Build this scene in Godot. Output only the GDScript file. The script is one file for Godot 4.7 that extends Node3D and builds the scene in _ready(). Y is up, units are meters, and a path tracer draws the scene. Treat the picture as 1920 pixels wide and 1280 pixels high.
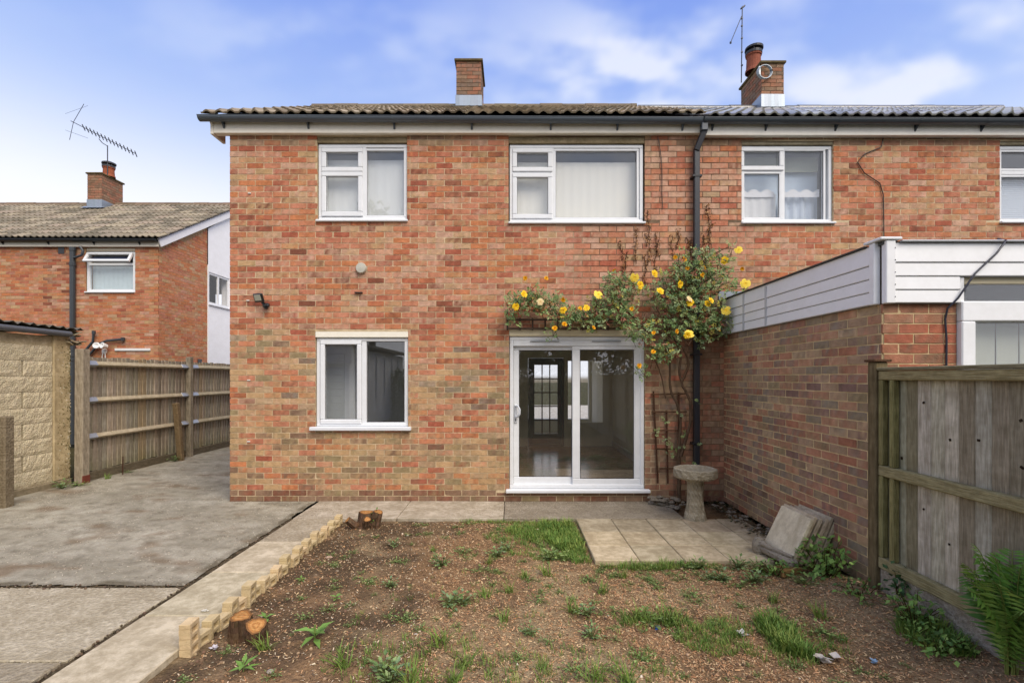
extends Node3D

# ---------------------------------------------------------------- helpers
class MB:
	var v := PackedVector3Array()
	var n := PackedVector3Array()
	var c := PackedColorArray()
	func tri(a: Vector3, b: Vector3, d: Vector3, out: Vector3, ca: Color, cb: Color, cd: Color) -> void:
		var nn := (d - a).cross(b - a)
		if nn.length_squared() < 1e-16:
			return
		nn = nn.normalized()
		if nn.dot(out) < 0.0:
			nn = -nn
			v.append_array([a, d, b]); c.append_array([ca, cd, cb])
		else:
			v.append_array([a, b, d]); c.append_array([ca, cb, cd])
		n.append_array([nn, nn, nn])
	func quad(a: Vector3, b: Vector3, d: Vector3, e: Vector3, out: Vector3, col: Color) -> void:
		tri(a, b, d, out, col, col, col); tri(a, d, e, out, col, col, col)
	func quadc(a: Vector3, b: Vector3, d: Vector3, e: Vector3, out: Vector3, ca: Color, cb: Color, cd: Color, ce: Color) -> void:
		tri(a, b, d, out, ca, cb, cd); tri(a, d, e, out, ca, cd, ce)
	func stri(a: Vector3, b: Vector3, d: Vector3, na: Vector3, nb: Vector3, nd: Vector3, ca: Color, cb: Color, cd: Color) -> void:
		var nn := (d - a).cross(b - a)
		if nn.length_squared() < 1e-18:
			return
		if nn.dot(na + nb + nd) < 0.0:
			v.append_array([a, d, b]); n.append_array([na, nd, nb]); c.append_array([ca, cd, cb])
		else:
			v.append_array([a, b, d]); n.append_array([na, nb, nd]); c.append_array([ca, cb, cd])
	# box in its own axes t, size s, chamfer ch
	func boxt(t: Transform3D, s: Vector3, col: Color, ch := 0.0) -> void:
		var h := s * 0.5
		ch = minf(ch, minf(h.x, minf(h.y, h.z)) * 0.6)
		var ax := [Vector3(1, 0, 0), Vector3(0, 1, 0), Vector3(0, 0, 1)]
		for i in 3:
			var u: Vector3 = ax[(i + 1) % 3]
			var w: Vector3 = ax[(i + 2) % 3]
			var d: Vector3 = ax[i]
			for sg in [-1.0, 1.0]:
				var o: Vector3 = d * (sg * h[i])
				var eu := u * (h[(i + 1) % 3] - ch)
				var ew := w * (h[(i + 2) % 3] - ch)
				quad(t * (o - eu - ew), t * (o + eu - ew), t * (o + eu + ew), t * (o - eu + ew), t.basis * (d * sg), col)
		if ch > 0.0:
			for i in 3:
				var j := (i + 1) % 3
				var k := (i + 2) % 3
				for sj in [-1.0, 1.0]:
					for sk in [-1.0, 1.0]:
						var e: Vector3 = ax[i] * (h[i] - ch)
						var p1: Vector3 = ax[j] * (sj * h[j]) + ax[k] * (sk * (h[k] - ch))
						var p2: Vector3 = ax[j] * (sj * (h[j] - ch)) + ax[k] * (sk * h[k])
						quad(t * (p1 - e), t * (p1 + e), t * (p2 + e), t * (p2 - e), t.basis * (ax[j] * sj + ax[k] * sk), col)
			for sx in [-1.0, 1.0]:
				for sy in [-1.0, 1.0]:
					for sz in [-1.0, 1.0]:
						var q := Vector3(sx * h.x, sy * h.y, sz * h.z)
						tri(t * (q - Vector3(0, sy * ch, sz * ch)), t * (q - Vector3(sx * ch, 0, sz * ch)), t * (q - Vector3(sx * ch, sy * ch, 0)), t.basis * Vector3(sx, sy, sz), col, col, col)
	func box(lo: Vector3, hi: Vector3, col: Color, ch := 0.0) -> void:
		boxt(Transform3D(Basis(), (lo + hi) * 0.5), hi - lo, col, ch)
	func tube(pts: Array, radii: Array, sides: int, col: Color, col2 = null, cap := true) -> void:
		var m := pts.size()
		var rings := []
		var side := Vector3.ZERO
		for i in m:
			var p: Vector3 = pts[i]
			var q: Vector3 = (pts[mini(i + 1, m - 1)] - pts[maxi(i - 1, 0)])
			var dir := q.normalized()
			if side == Vector3.ZERO:
				side = dir.cross(Vector3.UP if absf(dir.y) < 0.9 else Vector3.RIGHT).normalized()
			else:
				side = (side - dir * side.dot(dir)).normalized()
			var bi := dir.cross(side)
			var r: float = radii[mini(i, radii.size() - 1)]
			var ring := []
			for s in sides:
				var a := TAU * s / sides
				var nn := side * cos(a) + bi * sin(a)
				ring.append([p + nn * r, nn])
			rings.append(ring)
		for i in m - 1:
			var c1 := col if col2 == null else col.lerp(col2, float(i) / (m - 1))
			for s in sides:
				var a = rings[i][s]; var b = rings[i][(s + 1) % sides]
				var d = rings[i + 1][(s + 1) % sides]; var e = rings[i + 1][s]
				stri(a[0], b[0], d[0], a[1], b[1], d[1], c1, c1, c1)
				stri(a[0], d[0], e[0], a[1], d[1], e[1], c1, c1, c1)
		if cap:
			for e in [0, m - 1]:
				var dir2: Vector3 = (pts[0] - pts[1]) if e == 0 else (pts[m - 1] - pts[m - 2])
				var cc: Color = col if e == 0 or col2 == null else col2
				for s in sides:
					tri(pts[e], rings[e][s][0], rings[e][(s + 1) % sides][0], dir2, cc, cc, cc)
	# surface of revolution about y; prof = [[r, y], ...]; wob(angle, y) scales the radius
	func lathe(at: Vector3, prof: Array, sides: int, cols: Array, wob = null) -> void:
		var rows := []
		for k in prof.size():
			var row := []
			for s in sides:
				var a := TAU * s / sides
				var r: float = prof[k][0]
				if wob != null:
					r *= float(wob.call(a, prof[k][1]))
				row.append(at + Vector3(cos(a) * r, prof[k][1], sin(a) * r))
			rows.append(row)
		for k in prof.size() - 1:
			var sl := Vector2(prof[k + 1][1] - prof[k][1], -(prof[k + 1][0] - prof[k][0])).normalized()
			for s in sides:
				var a2 := TAU * (s + 0.5) / sides
				var out := Vector3(cos(a2) * sl.x, sl.y, sin(a2) * sl.x)
				var t := (s + 1) % sides
				quadc(rows[k][s], rows[k][t], rows[k + 1][t], rows[k + 1][s], out, cols[k % cols.size()], cols[(k + t) % cols.size()], cols[(k + 1) % cols.size()], cols[(k + s) % cols.size()])
	func leaf(p: Vector3, dir: Vector3, up: Vector3, l: float, w: float, col: Color, fold := 0.25, droop := 0.15) -> void:
		var sd := dir.cross(up)
		if sd.length_squared() < 1e-6:
			sd = dir.cross(Vector3(0.3, 0.2, 0.9))
		sd = sd.normalized()
		var nn := sd.cross(dir).normalized()
		var m := p + dir * l * 0.5 - nn * w * fold
		var a := p + dir * l * 0.45 + sd * w * 0.5
		var b := p + dir * l * 0.45 - sd * w * 0.5
		var t := p + dir * l - nn * l * droop
		tri(p, a, m, nn, col, col, col); tri(p, m, b, nn, col, col, col)
		tri(a, t, m, nn, col, col, col); tri(m, t, b, nn, col, col, col)
	func mesh() -> ArrayMesh:
		var arr := []
		arr.resize(Mesh.ARRAY_MAX)
		arr[Mesh.ARRAY_VERTEX] = v
		arr[Mesh.ARRAY_NORMAL] = n
		arr[Mesh.ARRAY_COLOR] = c
		var am := ArrayMesh.new()
		am.add_surface_from_arrays(Mesh.PRIMITIVE_TRIANGLES, arr)
		return am

var rng := RandomNumberGenerator.new()
var M := {}
var T := {}
var used := {}

func S(r: float, g: float, b: float, f := 1.0) -> Color:
	var k := Color(r / 255.0, g / 255.0, b / 255.0).srgb_to_linear()
	return Color(k.r * f, k.g * f, k.b * f)

func sh(col: Color, f: float) -> Color:
	return Color(col.r * f, col.g * f, col.b * f)

func jit(col: Color, a: float) -> Color:
	var f := 1.0 + rng.randf_range(-a, a)
	return Color(clampf(col.r * f * (1.0 + rng.randf_range(-a, a) * 0.3), 0, 1), clampf(col.g * f, 0, 1), clampf(col.b * f * (1.0 + rng.randf_range(-a, a) * 0.3), 0, 1))

func rf(a: float, b: float) -> float:
	return rng.randf_range(a, b)

func numbered(called: String) -> String:
	var k: int = used.get(called, 0)
	used[called] = k + 1
	return called if k == 0 else "%s_%03d" % [called, k]

func put(mesh: Mesh, called: String, mat: Material, parent: Node, at := Transform3D()) -> MeshInstance3D:
	var o := MeshInstance3D.new()
	o.name = numbered(called) if parent == self else called
	o.mesh = mesh
	o.material_override = mat
	o.transform = at
	parent.add_child(o, true)
	return o

func build(mb: MB, called: String, mat: Material, parent: Node = self) -> MeshInstance3D:
	return put(mb.mesh(), called, mat, parent)

func tag(o: Node, label: String, category: String, group := "") -> Node:
	o.set_meta("label", label)
	o.set_meta("category", category)
	if group != "":
		o.set_meta("group", group)
	return o

func thing(called: String, label: String, category: String, at := Vector3.ZERO, group := "") -> Node3D:
	var o := Node3D.new()
	o.name = numbered(called)
	add_child(o)
	o.position = at
	tag(o, label, category, group)
	return o

func part(called: String, parent: Node) -> Node3D:
	var o := Node3D.new()
	o.name = called
	parent.add_child(o, true)
	return o

func kind(o: Node, k: String) -> Node:
	o.set_meta("kind", k)
	return o

# ---------------------------------------------------------------- textures
func noise_bytes(w: int, h: int, sd: int, freq: float, oct := 4, type := FastNoiseLite.TYPE_SIMPLEX_SMOOTH) -> PackedByteArray:
	var f := FastNoiseLite.new()
	f.seed = sd; f.frequency = freq; f.noise_type = type
	f.fractal_octaves = oct
	if type == FastNoiseLite.TYPE_CELLULAR:
		f.fractal_type = FastNoiseLite.FRACTAL_NONE
	var im := f.get_seamless_image(w, h)
	im.convert(Image.FORMAT_L8)
	return im.get_data()

func stretched(w: int, h: int, sw: int, shh: int, sd: int, freq: float) -> PackedByteArray:
	var f := FastNoiseLite.new()
	f.seed = sd; f.frequency = freq; f.fractal_octaves = 4
	var im := f.get_seamless_image(sw, shh)
	im.convert(Image.FORMAT_L8)
	im.resize(w, h, Image.INTERPOLATE_CUBIC)
	return im.get_data()

# layers = [[bytes, weight], ...]; value = lo + (hi-lo) * mix, then tinted between two colours
func tex(called: String, layers: Array, lo: Color, hi: Color, contrast := 1.0, size := 512) -> void:
	var out := PackedByteArray()
	var g := PackedByteArray()
	out.resize(size * size * 3)
	g.resize(size * size)
	var wsum := 0.0
	lo = lo.linear_to_srgb()
	hi = hi.linear_to_srgb()
	for l in layers:
		wsum += l[1]
	for i in size * size:
		var x := 0.0
		for l in layers:
			x += l[0][i] * l[1]
		x = clampf((x / wsum / 255.0 - 0.5) * contrast + 0.5, 0.0, 1.0)
		g[i] = int(x * 255.0)
		out[i * 3] = int(255.0 * lerpf(lo.r, hi.r, x))
		out[i * 3 + 1] = int(255.0 * lerpf(lo.g, hi.g, x))
		out[i * 3 + 2] = int(255.0 * lerpf(lo.b, hi.b, x))
	T[called] = ImageTexture.create_from_image(Image.create_from_data(size, size, false, Image.FORMAT_RGB8, out))
	T[called + "_h"] = ImageTexture.create_from_image(Image.create_from_data(size, size, false, Image.FORMAT_L8, g))

func mat(called: String, rough: float, texture := "", metres := 1.0, relief := 0.0, spec := 0.5, detail := "", dmetres := 1.0) -> StandardMaterial3D:
	var m := StandardMaterial3D.new()
	m.resource_name = called
	m.vertex_color_use_as_albedo = true
	m.roughness = rough
	m.metallic_specular = spec
	if texture != "":
		m.albedo_texture = T[texture]
		m.uv1_triplanar = true
		m.uv1_world_triplanar = true
		m.uv1_scale = Vector3.ONE / metres
		if relief > 0.0:
			m.heightmap_enabled = true
			m.heightmap_texture = T[texture + "_h"]
			m.heightmap_scale = relief
	if detail != "":
		m.detail_enabled = true
		m.detail_blend_mode = BaseMaterial3D.BLEND_MODE_MUL
		m.detail_albedo = T[detail]
		m.detail_uv_layer = BaseMaterial3D.DETAIL_UV_2
		m.uv2_triplanar = true
		m.uv2_world_triplanar = true
		m.uv2_scale = Vector3.ONE / dmetres
	M[called] = m
	return m

func make_materials() -> void:
	var fine := noise_bytes(512, 512, 3, 0.12, 3)
	var speck := noise_bytes(512, 512, 5, 0.35, 2)
	var mid := noise_bytes(512, 512, 7, 0.03, 5)
	var coarse := noise_bytes(512, 512, 9, 0.009, 5)
	var cell := noise_bytes(512, 512, 11, 0.09, 1, FastNoiseLite.TYPE_CELLULAR)
	var cell2 := noise_bytes(512, 512, 13, 0.05, 1, FastNoiseLite.TYPE_CELLULAR)
	var vstreak := stretched(512, 512, 512, 32, 15, 0.09)
	var vstreak2 := stretched(512, 512, 256, 24, 16, 0.05)
	var hstreak := stretched(512, 512, 32, 512, 17, 0.09)
	tex("brick", [[fine, 1.0], [mid, 1.2], [speck, 0.7]], Color(0.82, 0.81, 0.8), Color(1, 1, 1), 2.0)
	tex("mottle", [[coarse, 1.0], [mid, 0.9]], Color(0.8, 0.79, 0.76), Color(1, 1, 1), 2.2)
	tex("soil", [[fine, 1.0], [speck, 1.0], [mid, 1.0], [cell, 0.7]], Color(0.5, 0.48, 0.46), Color(1, 0.98, 0.95), 2.4)
	tex("asphalt", [[speck, 1.4], [fine, 0.8], [cell, 0.8], [coarse, 0.6]], Color(0.62, 0.61, 0.6), Color(1, 1, 1), 2.2)
	tex("concrete", [[speck, 0.8], [fine, 0.7], [mid, 1.0], [coarse, 1.0]], Color(0.76, 0.75, 0.73), Color(1, 1, 1), 2.2)
	tex("aggregate", [[cell, 1.4], [speck, 1.0], [fine, 0.6], [mid, 0.6]], Color(0.58, 0.56, 0.53), Color(1, 1, 1), 2.2)
	tex("wood_v", [[vstreak, 1.6], [vstreak2, 1.2], [fine, 0.25], [coarse, 0.5]], Color(0.55, 0.53, 0.5), Color(1, 1, 1), 2.2)
	tex("wood_h", [[hstreak, 1.6], [fine, 0.3], [coarse, 0.5]], Color(0.6, 0.58, 0.55), Color(1, 1, 1), 2.2)
	tex("rock", [[cell2, 1.0], [mid, 1.0], [fine, 0.5]], Color(0.76, 0.74, 0.7), Color(1, 1, 1), 2.0)
	tex("tile", [[speck, 1.0], [fine, 1.0], [mid, 1.0], [coarse, 0.8]], Color(0.66, 0.64, 0.6), Color(1, 1, 1), 2.2)
	tex("stain", [[coarse, 1.2], [mid, 0.9], [fine, 0.4]], Color(0.77, 0.75, 0.71), Color(1, 1, 1), 3.0)
	tex("plastic", [[coarse, 1.0], [mid, 0.5]], Color(0.93, 0.93, 0.92), Color(1, 1, 1), 1.6)
	mat("brick", 0.9, "brick", 0.8, 0.3, 0.3, "mottle", 1.6)
	mat("mortar", 0.95, "concrete", 0.8, 0.2, 0.2, "mottle", 1.7)
	mat("soil", 0.97, "soil", 1.3, 1.6, 0.2, "mottle", 1.9)
	mat("litter", 0.9, "", 1.0, 0.0, 0.2)
	mat("asphalt", 0.92, "asphalt", 1.5, 0.8, 0.3, "mottle", 2.7)
	mat("concrete", 0.9, "concrete", 1.3, 0.4, 0.3, "stain", 1.3)
	mat("aggregate", 0.92, "aggregate", 1.2, 0.9, 0.3, "stain", 1.7)
	mat("wood_v", 0.88, "wood_v", 0.55, 0.3, 0.25, "mottle", 0.9)
	mat("wood_h", 0.88, "wood_h", 0.55, 0.3, 0.25, "mottle", 0.9)
	mat("rock", 0.93, "rock", 0.5, 1.0, 0.25, "mottle", 0.8)
	mat("bark", 0.93, "wood_v", 0.22, 1.0, 0.2)
	mat("tile", 0.85, "tile", 0.5, 0.3, 0.35, "mottle", 1.7)
	mat("tile_grey", 0.28, "tile", 0.6, 0.15, 0.6, "mottle", 1.7)
	mat("white_plastic", 0.32, "plastic", 0.9, 0.0, 0.5)
	mat("paint", 0.6, "plastic", 0.7, 0.0, 0.4)
	mat("black_plastic", 0.34, "plastic", 0.5, 0.0, 0.5)
	mat("metal", 0.45, "plastic", 0.3, 0.0, 0.6)
	M["metal"].metallic = 0.6
	mat("plaster", 0.9, "plastic", 1.3)
	mat("gloss_floor", 0.22, "wood_h", 0.9, 0.0, 0.5)
	mat("fabric", 0.9, "", 1.0, 0.0, 0.2)
	for l in [["leaf", 0.5], ["petal", 0.6], ["grass", 0.6]]:
		var m := mat(l[0], l[1], "", 1.0, 0.0, 0.35)
		m.cull_mode = BaseMaterial3D.CULL_DISABLED
		m.backlight_enabled = true
		m.backlight = Color(0.5, 0.5, 0.4)
	var net := mat("net", 0.9, "", 1.0, 0.0, 0.2)
	net.cull_mode = BaseMaterial3D.CULL_DISABLED
	net.backlight_enabled = true
	net.backlight = Color(1, 1, 0.97)
	var g := StandardMaterial3D.new()
	g.resource_name = "glass"
	g.albedo_color = Color(0.93, 0.96, 0.95, 0.004)
	g.transparency = BaseMaterial3D.TRANSPARENCY_ALPHA
	g.roughness = 0.01
	g.metallic_specular = 0.5
	M["glass"] = g
	var fg := StandardMaterial3D.new()
	fg.resource_name = "frosted_glass"
	fg.albedo_color = Color(0.93, 0.95, 0.94, 0.02)
	fg.transparency = BaseMaterial3D.TRANSPARENCY_ALPHA
	fg.roughness = 0.25
	M["frosted"] = fg

# ---------------------------------------------------------------- masonry
var PAL := {}
func palettes() -> void:
	PAL = {
		"salmon": S(202, 138, 110), "orange": S(202, 132, 92), "red": S(178, 104, 82), "dark": S(138, 88, 70),
		"tan": S(198, 164, 124), "pink": S(206, 166, 142), "brown": S(140, 112, 92), "olive": S(160, 142, 108),
		"grey": S(134, 119, 107), "rust": S(176, 122, 98), "umber": S(160, 132, 109), "buff": S(186, 157, 126),
		"plum": S(150, 122, 112), "slate": S(152, 139, 125), "clay": S(192, 142, 116), "earth": S(178, 152, 126), "moss": S(164, 148, 118), "sand": S(204, 178, 144)}

const MIX_WALL := [["salmon", 31], ["orange", 17], ["red", 15], ["dark", 7], ["tan", 13], ["pink", 17]]
const MIX_LOW := [["salmon", 12], ["orange", 10], ["tan", 30], ["olive", 18], ["brown", 12], ["buff", 14], ["red", 4]]
const MIX_BASE := [["dark", 18], ["brown", 40], ["umber", 24], ["olive", 18]]
const MIX_SCAR := [["pink", 44], ["salmon", 34], ["buff", 14], ["red", 8]]
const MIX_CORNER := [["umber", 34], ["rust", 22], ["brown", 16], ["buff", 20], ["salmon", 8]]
const MIX_EXT := [["clay", 25], ["slate", 20], ["earth", 20], ["moss", 12], ["plum", 10], ["sand", 6], ["rust", 7]]
const MIX_NEXT := [["salmon", 26], ["orange", 34], ["tan", 14], ["red", 14], ["pink", 12]]

func pick(mix: Array) -> String:
	var s := 0
	for e in mix:
		s += int(e[1])
	var r := rng.randi() % s
	for e in mix:
		r -= int(e[1])
		if r < 0:
			return e[0]
	return mix[0][0]

# one brick: front grid with mottled fired colours and four sides, face at depth 0 of the frame
func brick_into(mb: MB, t: Transform3D, w: float, h: float, col: Color, col2: Color, deep := 0.02, cells := 5) -> void:
	var cols := []
	var pts := []
	for j in 2:
		for i in cells + 1:
			var f := rng.randf()
			f = f if i % 2 == 0 else f * 0.75
			cols.append(jit(col.lerp(col2, f), 0.13))
			var ex := 0.0012 if i > 0 and i < cells else 0.0
			pts.append(t * Vector3(-w * 0.5 + w * i / cells, -h * 0.5 + h * j + rf(-0.0012, 0.0012), rf(-0.0016, 0.0010) + ex))
	var nz := t.basis.z
	for i in cells:
		mb.quadc(pts[i], pts[i + 1], pts[cells + 2 + i], pts[cells + 1 + i], nz, cols[i], cols[i + 1], cols[cells + 2 + i], cols[cells + 1 + i])
	var back := nz * -deep
	var q: Array = [pts[0], pts[cells], pts[2 * cells + 1], pts[cells + 1]]
	var outs: Array = [-t.basis.y, t.basis.x, t.basis.y, -t.basis.x]
	for k in 4:
		mb.quad(q[k], q[(k + 1) % 4], q[(k + 1) % 4] + back, q[k] + back, outs[k], col)

# stretcher bond over a w x h field; calls back with (u0, u1, v0, v1)
func bond(w: float, h: float, holes: Array, shift := 0.0) -> Array:
	var out := []
	var course := 0
	var y := 0.0
	while y + 0.03 < h:
		var y1 := minf(y + 0.065, h)
		var x := -0.1125 * (course % 2) - shift
		while x < w:
			var a := maxf(x, 0.0)
			var b := minf(x + 0.215, w)
			var spans := [[a, b]]
			var yt := y1
			var yb := y
			for o in holes:
				if yb < o[3] - 0.002 and yt > o[2] + 0.002:
					if o[2] - yb > 0.03 and yt > o[2]:
						if b > o[0] and a < o[1]:
							yt = minf(yt, o[2] - 0.003)
						continue
					if yt - o[3] > 0.03:
						if b > o[0] and a < o[1]:
							yb = maxf(yb, o[3] + 0.003)
						continue
					var nxt := []
					for s in spans:
						if s[1] <= o[0] or s[0] >= o[1]:
							nxt.append(s)
						else:
							if o[0] - s[0] > 0.015:
								nxt.append([s[0], o[0]])
							if s[1] - o[1] > 0.015:
								nxt.append([o[1], s[1]])
					spans = nxt
			for s in spans:
				if s[1] - s[0] > 0.015:
					out.append([s[0], s[1], yb, yt, course])
			x += 0.225
		y += 0.075
		course += 1
	return out

var brick_sets := {}
func brick_variants(type: String) -> Array:
	if not brick_sets.has(type):
		var l := []
		for k in 6:
			var mb := MB.new()
			var other: Color = PAL[pick(MIX_WALL)] if type in ["salmon", "orange", "red", "tan", "pink", "dark"] else PAL[pick(MIX_EXT)]
			brick_into(mb, Transform3D(), 0.215, 0.065, PAL[type], other.lerp(PAL[type], 0.1))
			l.append(mb.mesh())
		brick_sets[type] = l
	return brick_sets[type]

# bricks on a wall plane: frame t has x along the wall, y up, z outwards. chosen(x, y) marks those built singly.
func lay_bricks(wall: Node, t: Transform3D, w: float, h: float, holes: Array, mixer: Callable, chosen, shift := 0.0, cells := 5) -> void:
	var rest := MB.new()
	var singles := 0
	for b in bond(w, h, holes, shift):
		var cx: float = (b[0] + b[1]) * 0.5
		var cy: float = (b[2] + b[3]) * 0.5
		var type := pick(mixer.call(cx, cy))
		var bw: float = b[1] - b[0]
		var bh: float = b[3] - b[2]
		var at := t * Transform3D(Basis(Vector3(0, 0, 1), rf(-0.004, 0.004)), Vector3(cx, cy, rf(-0.0015, 0.002)))
		if singles < 300 and bw > 0.21 and bh > 0.06 and chosen != null and chosen.call(cx, cy):
			singles += 1
			var vs := brick_variants(type)
			put(vs[rng.randi() % vs.size()], "brick", M.brick, wall, at)
		else:
			var other: Color = PAL[pick(mixer.call(cx, cy))]
			brick_into(rest, at, bw, bh, PAL[type], other.lerp(PAL[type], 0.1), 0.02, cells if bw > 0.12 else 2)
	kind(build(rest, "brickwork", M.brick, wall), "stuff")

# wall slab with openings behind the bricks: front, back and reveals
func slab(mb: MB, t: Transform3D, w: float, h: float, holes: Array, front: float, thick: float, colf: Callable, inner: Color, in0 := 0.0, in1 := 0.0) -> void:
	var xs := [in0, w - in1]
	var ys := [0.0, h]
	for o in holes:
		for k in 2:
			if o[k] > 0 and o[k] < w and not xs.has(o[k]): xs.append(o[k])
			if o[2 + k] > 0 and o[2 + k] < h and not ys.has(o[2 + k]): ys.append(o[2 + k])
	var x := 0.6
	while x < w - in1:
		xs.append(x); x += 0.6
	var y := 0.45
	while y < h:
		ys.append(y); y += 0.45
	xs.sort(); ys.sort()
	for i in xs.size() - 1:
		for j in ys.size() - 1:
			var mx: float = (xs[i] + xs[i + 1]) * 0.5
			var my: float = (ys[j] + ys[j + 1]) * 0.5
			var inside := false
			for o in holes:
				if mx > o[0] and mx < o[1] and my > o[2] and my < o[3]:
					inside = true
			if inside or xs[i + 1] - xs[i] < 1e-4 or ys[j + 1] - ys[j] < 1e-4:
				continue
			var p := [Vector2(xs[i], ys[j]), Vector2(xs[i + 1], ys[j]), Vector2(xs[i + 1], ys[j + 1]), Vector2(xs[i], ys[j + 1])]
			var a := []
			for q in p:
				a.append(t * Vector3(q.x, q.y, front))
			mb.quadc(a[0], a[1], a[2], a[3], t.basis.z, colf.call(p[0].x, p[0].y), colf.call(p[1].x, p[1].y), colf.call(p[2].x, p[2].y), colf.call(p[3].x, p[3].y))
			var d := t.basis.z * -thick
			mb.quad(a[0] + d, a[1] + d, a[2] + d, a[3] + d, -t.basis.z, inner)
	var rims: Array = [[in0, w - in1, 0.0, h, -1.0]]
	for o in holes:
		rims.append([o[0], o[1], o[2], o[3], 1.0])
	for r in rims:
		var c := [Vector3(r[0], r[2], front), Vector3(r[1], r[2], front), Vector3(r[1], r[3], front), Vector3(r[0], r[3], front)]
		var outs := [Vector3(0, 1, 0), Vector3(-1, 0, 0), Vector3(0, -1, 0), Vector3(1, 0, 0)]
		for k in 4:
			var a: Vector3 = c[k]
			var b: Vector3 = c[(k + 1) % 4]
			var d := Vector3(0, 0, -thick)
			mb.quad(t * a, t * b, t * (b + d), t * (a + d), t.basis * (outs[k] * float(r[4])), colf.call(a.x, a.y))

# ---------------------------------------------------------------- windows
# bar frame in plane z: outer rect minus inner rect
func frame_bars(mb: MB, x0: float, x1: float, y0: float, y1: float, b: float, z0: float, z1: float, col: Color, ch := 0.006) -> void:
	mb.box(Vector3(x0, y0, z0), Vector3(x1, y0 + b, z1), col, ch)
	mb.box(Vector3(x0, y1 - b, z0), Vector3(x1, y1, z1), col, ch)
	mb.box(Vector3(x0, y0 + b, z0), Vector3(x0 + b, y1 - b, z1), col, ch)
	mb.box(Vector3(x1 - b, y0 + b, z0), Vector3(x1, y1 - b, z1), col, ch)

func gasket(mb: MB, g: Array, z: float) -> void:
	frame_bars(mb, g[0], g[1], g[2], g[3], 0.006, z, z + 0.004, S(40, 42, 44), 0.0)

func glaze(parent: Node, g: Array, z: float) -> void:
	var mb := MB.new()
	for zz in [z, z - 0.004, z - 0.02, z - 0.024]:
		mb.quad(Vector3(g[0], g[2], zz), Vector3(g[1], g[2], zz), Vector3(g[1], g[3], zz), Vector3(g[0], g[3], zz), Vector3(0, 0, 1), Color(1, 1, 1))
	build(mb, "pane", M.glass, parent)

# rect = outer frame; lights = [[glass x0,x1,y0,y1, sash?], ...] in world metres; plane z of the frame's face
func window(parent: Node, called: String, rect: Array, lights: Array, z: float, mull: Array, sill := true, col = null) -> Node3D:
	var white: Color = S(226, 229, 233) if col == null else col
	var w := part(called, parent)
	var mb := MB.new()
	frame_bars(mb, rect[0], rect[1], rect[2], rect[3], 0.045, z - 0.07, z, white)
	for m in mull:
		mb.box(Vector3(m[0], m[2], z - 0.068), Vector3(m[1], m[3], z - 0.002), white, 0.005)
	build(mb, "frame", M.white_plastic, w)
	for l in lights:
		if l[4]:
			var sm := MB.new()
			frame_bars(sm, l[0] - 0.058, l[1] + 0.058, l[2] - 0.058, l[3] + 0.058, 0.060, z - 0.045, z + 0.014, white, 0.008)
			gasket(sm, l, z - 0.008)
			build(sm, "sash", M.white_plastic, w)
			glaze(w, l, z - 0.012)
		else:
			var bm := MB.new()
			frame_bars(bm, l[0] - 0.028, l[1] + 0.028, l[2] - 0.028, l[3] + 0.028, 0.030, z - 0.05, z - 0.004, white, 0.004)
			gasket(bm, l, z - 0.018)
			build(bm, "glazing_bead", M.white_plastic, w)
			glaze(w, l, z - 0.022)
	if sill:
		var s := MB.new()
		s.box(Vector3(rect[0] - 0.015, rect[2] - 0.028, z - 0.07), Vector3(rect[1] + 0.02, rect[2] - 0.001, 0.035), white, 0.006)
		build(s, "sill", M.white_plastic, w)
	return w

# ---------------------------------------------------------------- camera, sky, sun
func setup() -> void:
	var cam := Camera3D.new()
	cam.name = "camera"
	cam.position = Vector3(0, 1.62, 6.32)
	cam.near = 0.05
	cam.far = 600.0
	cam.projection = Camera3D.PROJECTION_FRUSTUM
	cam.size = cam.near * 1280.0 / 907.0
	cam.frustum_offset = Vector2(0, cam.near * 67.0 / 907.0)
	add_child(cam)
	cam.current = true
	var env := Environment.new()
	env.background_mode = Environment.BG_SKY
	env.tonemap_mode = Environment.TONE_MAPPER_LINEAR
	env.tonemap_exposure = 2.65
	env.sdfgi_enabled = true
	env.ssao_enabled = true
	env.ssil_enabled = true
	var sky := Sky.new()
	var ps := PanoramaSkyMaterial.new()
	ps.panorama = ImageTexture.create_from_image(sky_image())
	sky.sky_material = ps
	env.sky = sky
	env.background_energy_multiplier = 0.53
	var we := WorldEnvironment.new()
	we.name = "world_environment"
	we.environment = env
	add_child(we)
	var sun := DirectionalLight3D.new()
	sun.name = "sun"
	sun.light_color = Color(1.0, 0.95, 0.88)
	sun.light_energy = 0.47
	sun.light_angular_distance = 42.0
	sun.shadow_enabled = true
	add_child(sun)
	sun.look_at_from_position(Vector3(8, 15, 11), Vector3.ZERO)

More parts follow.
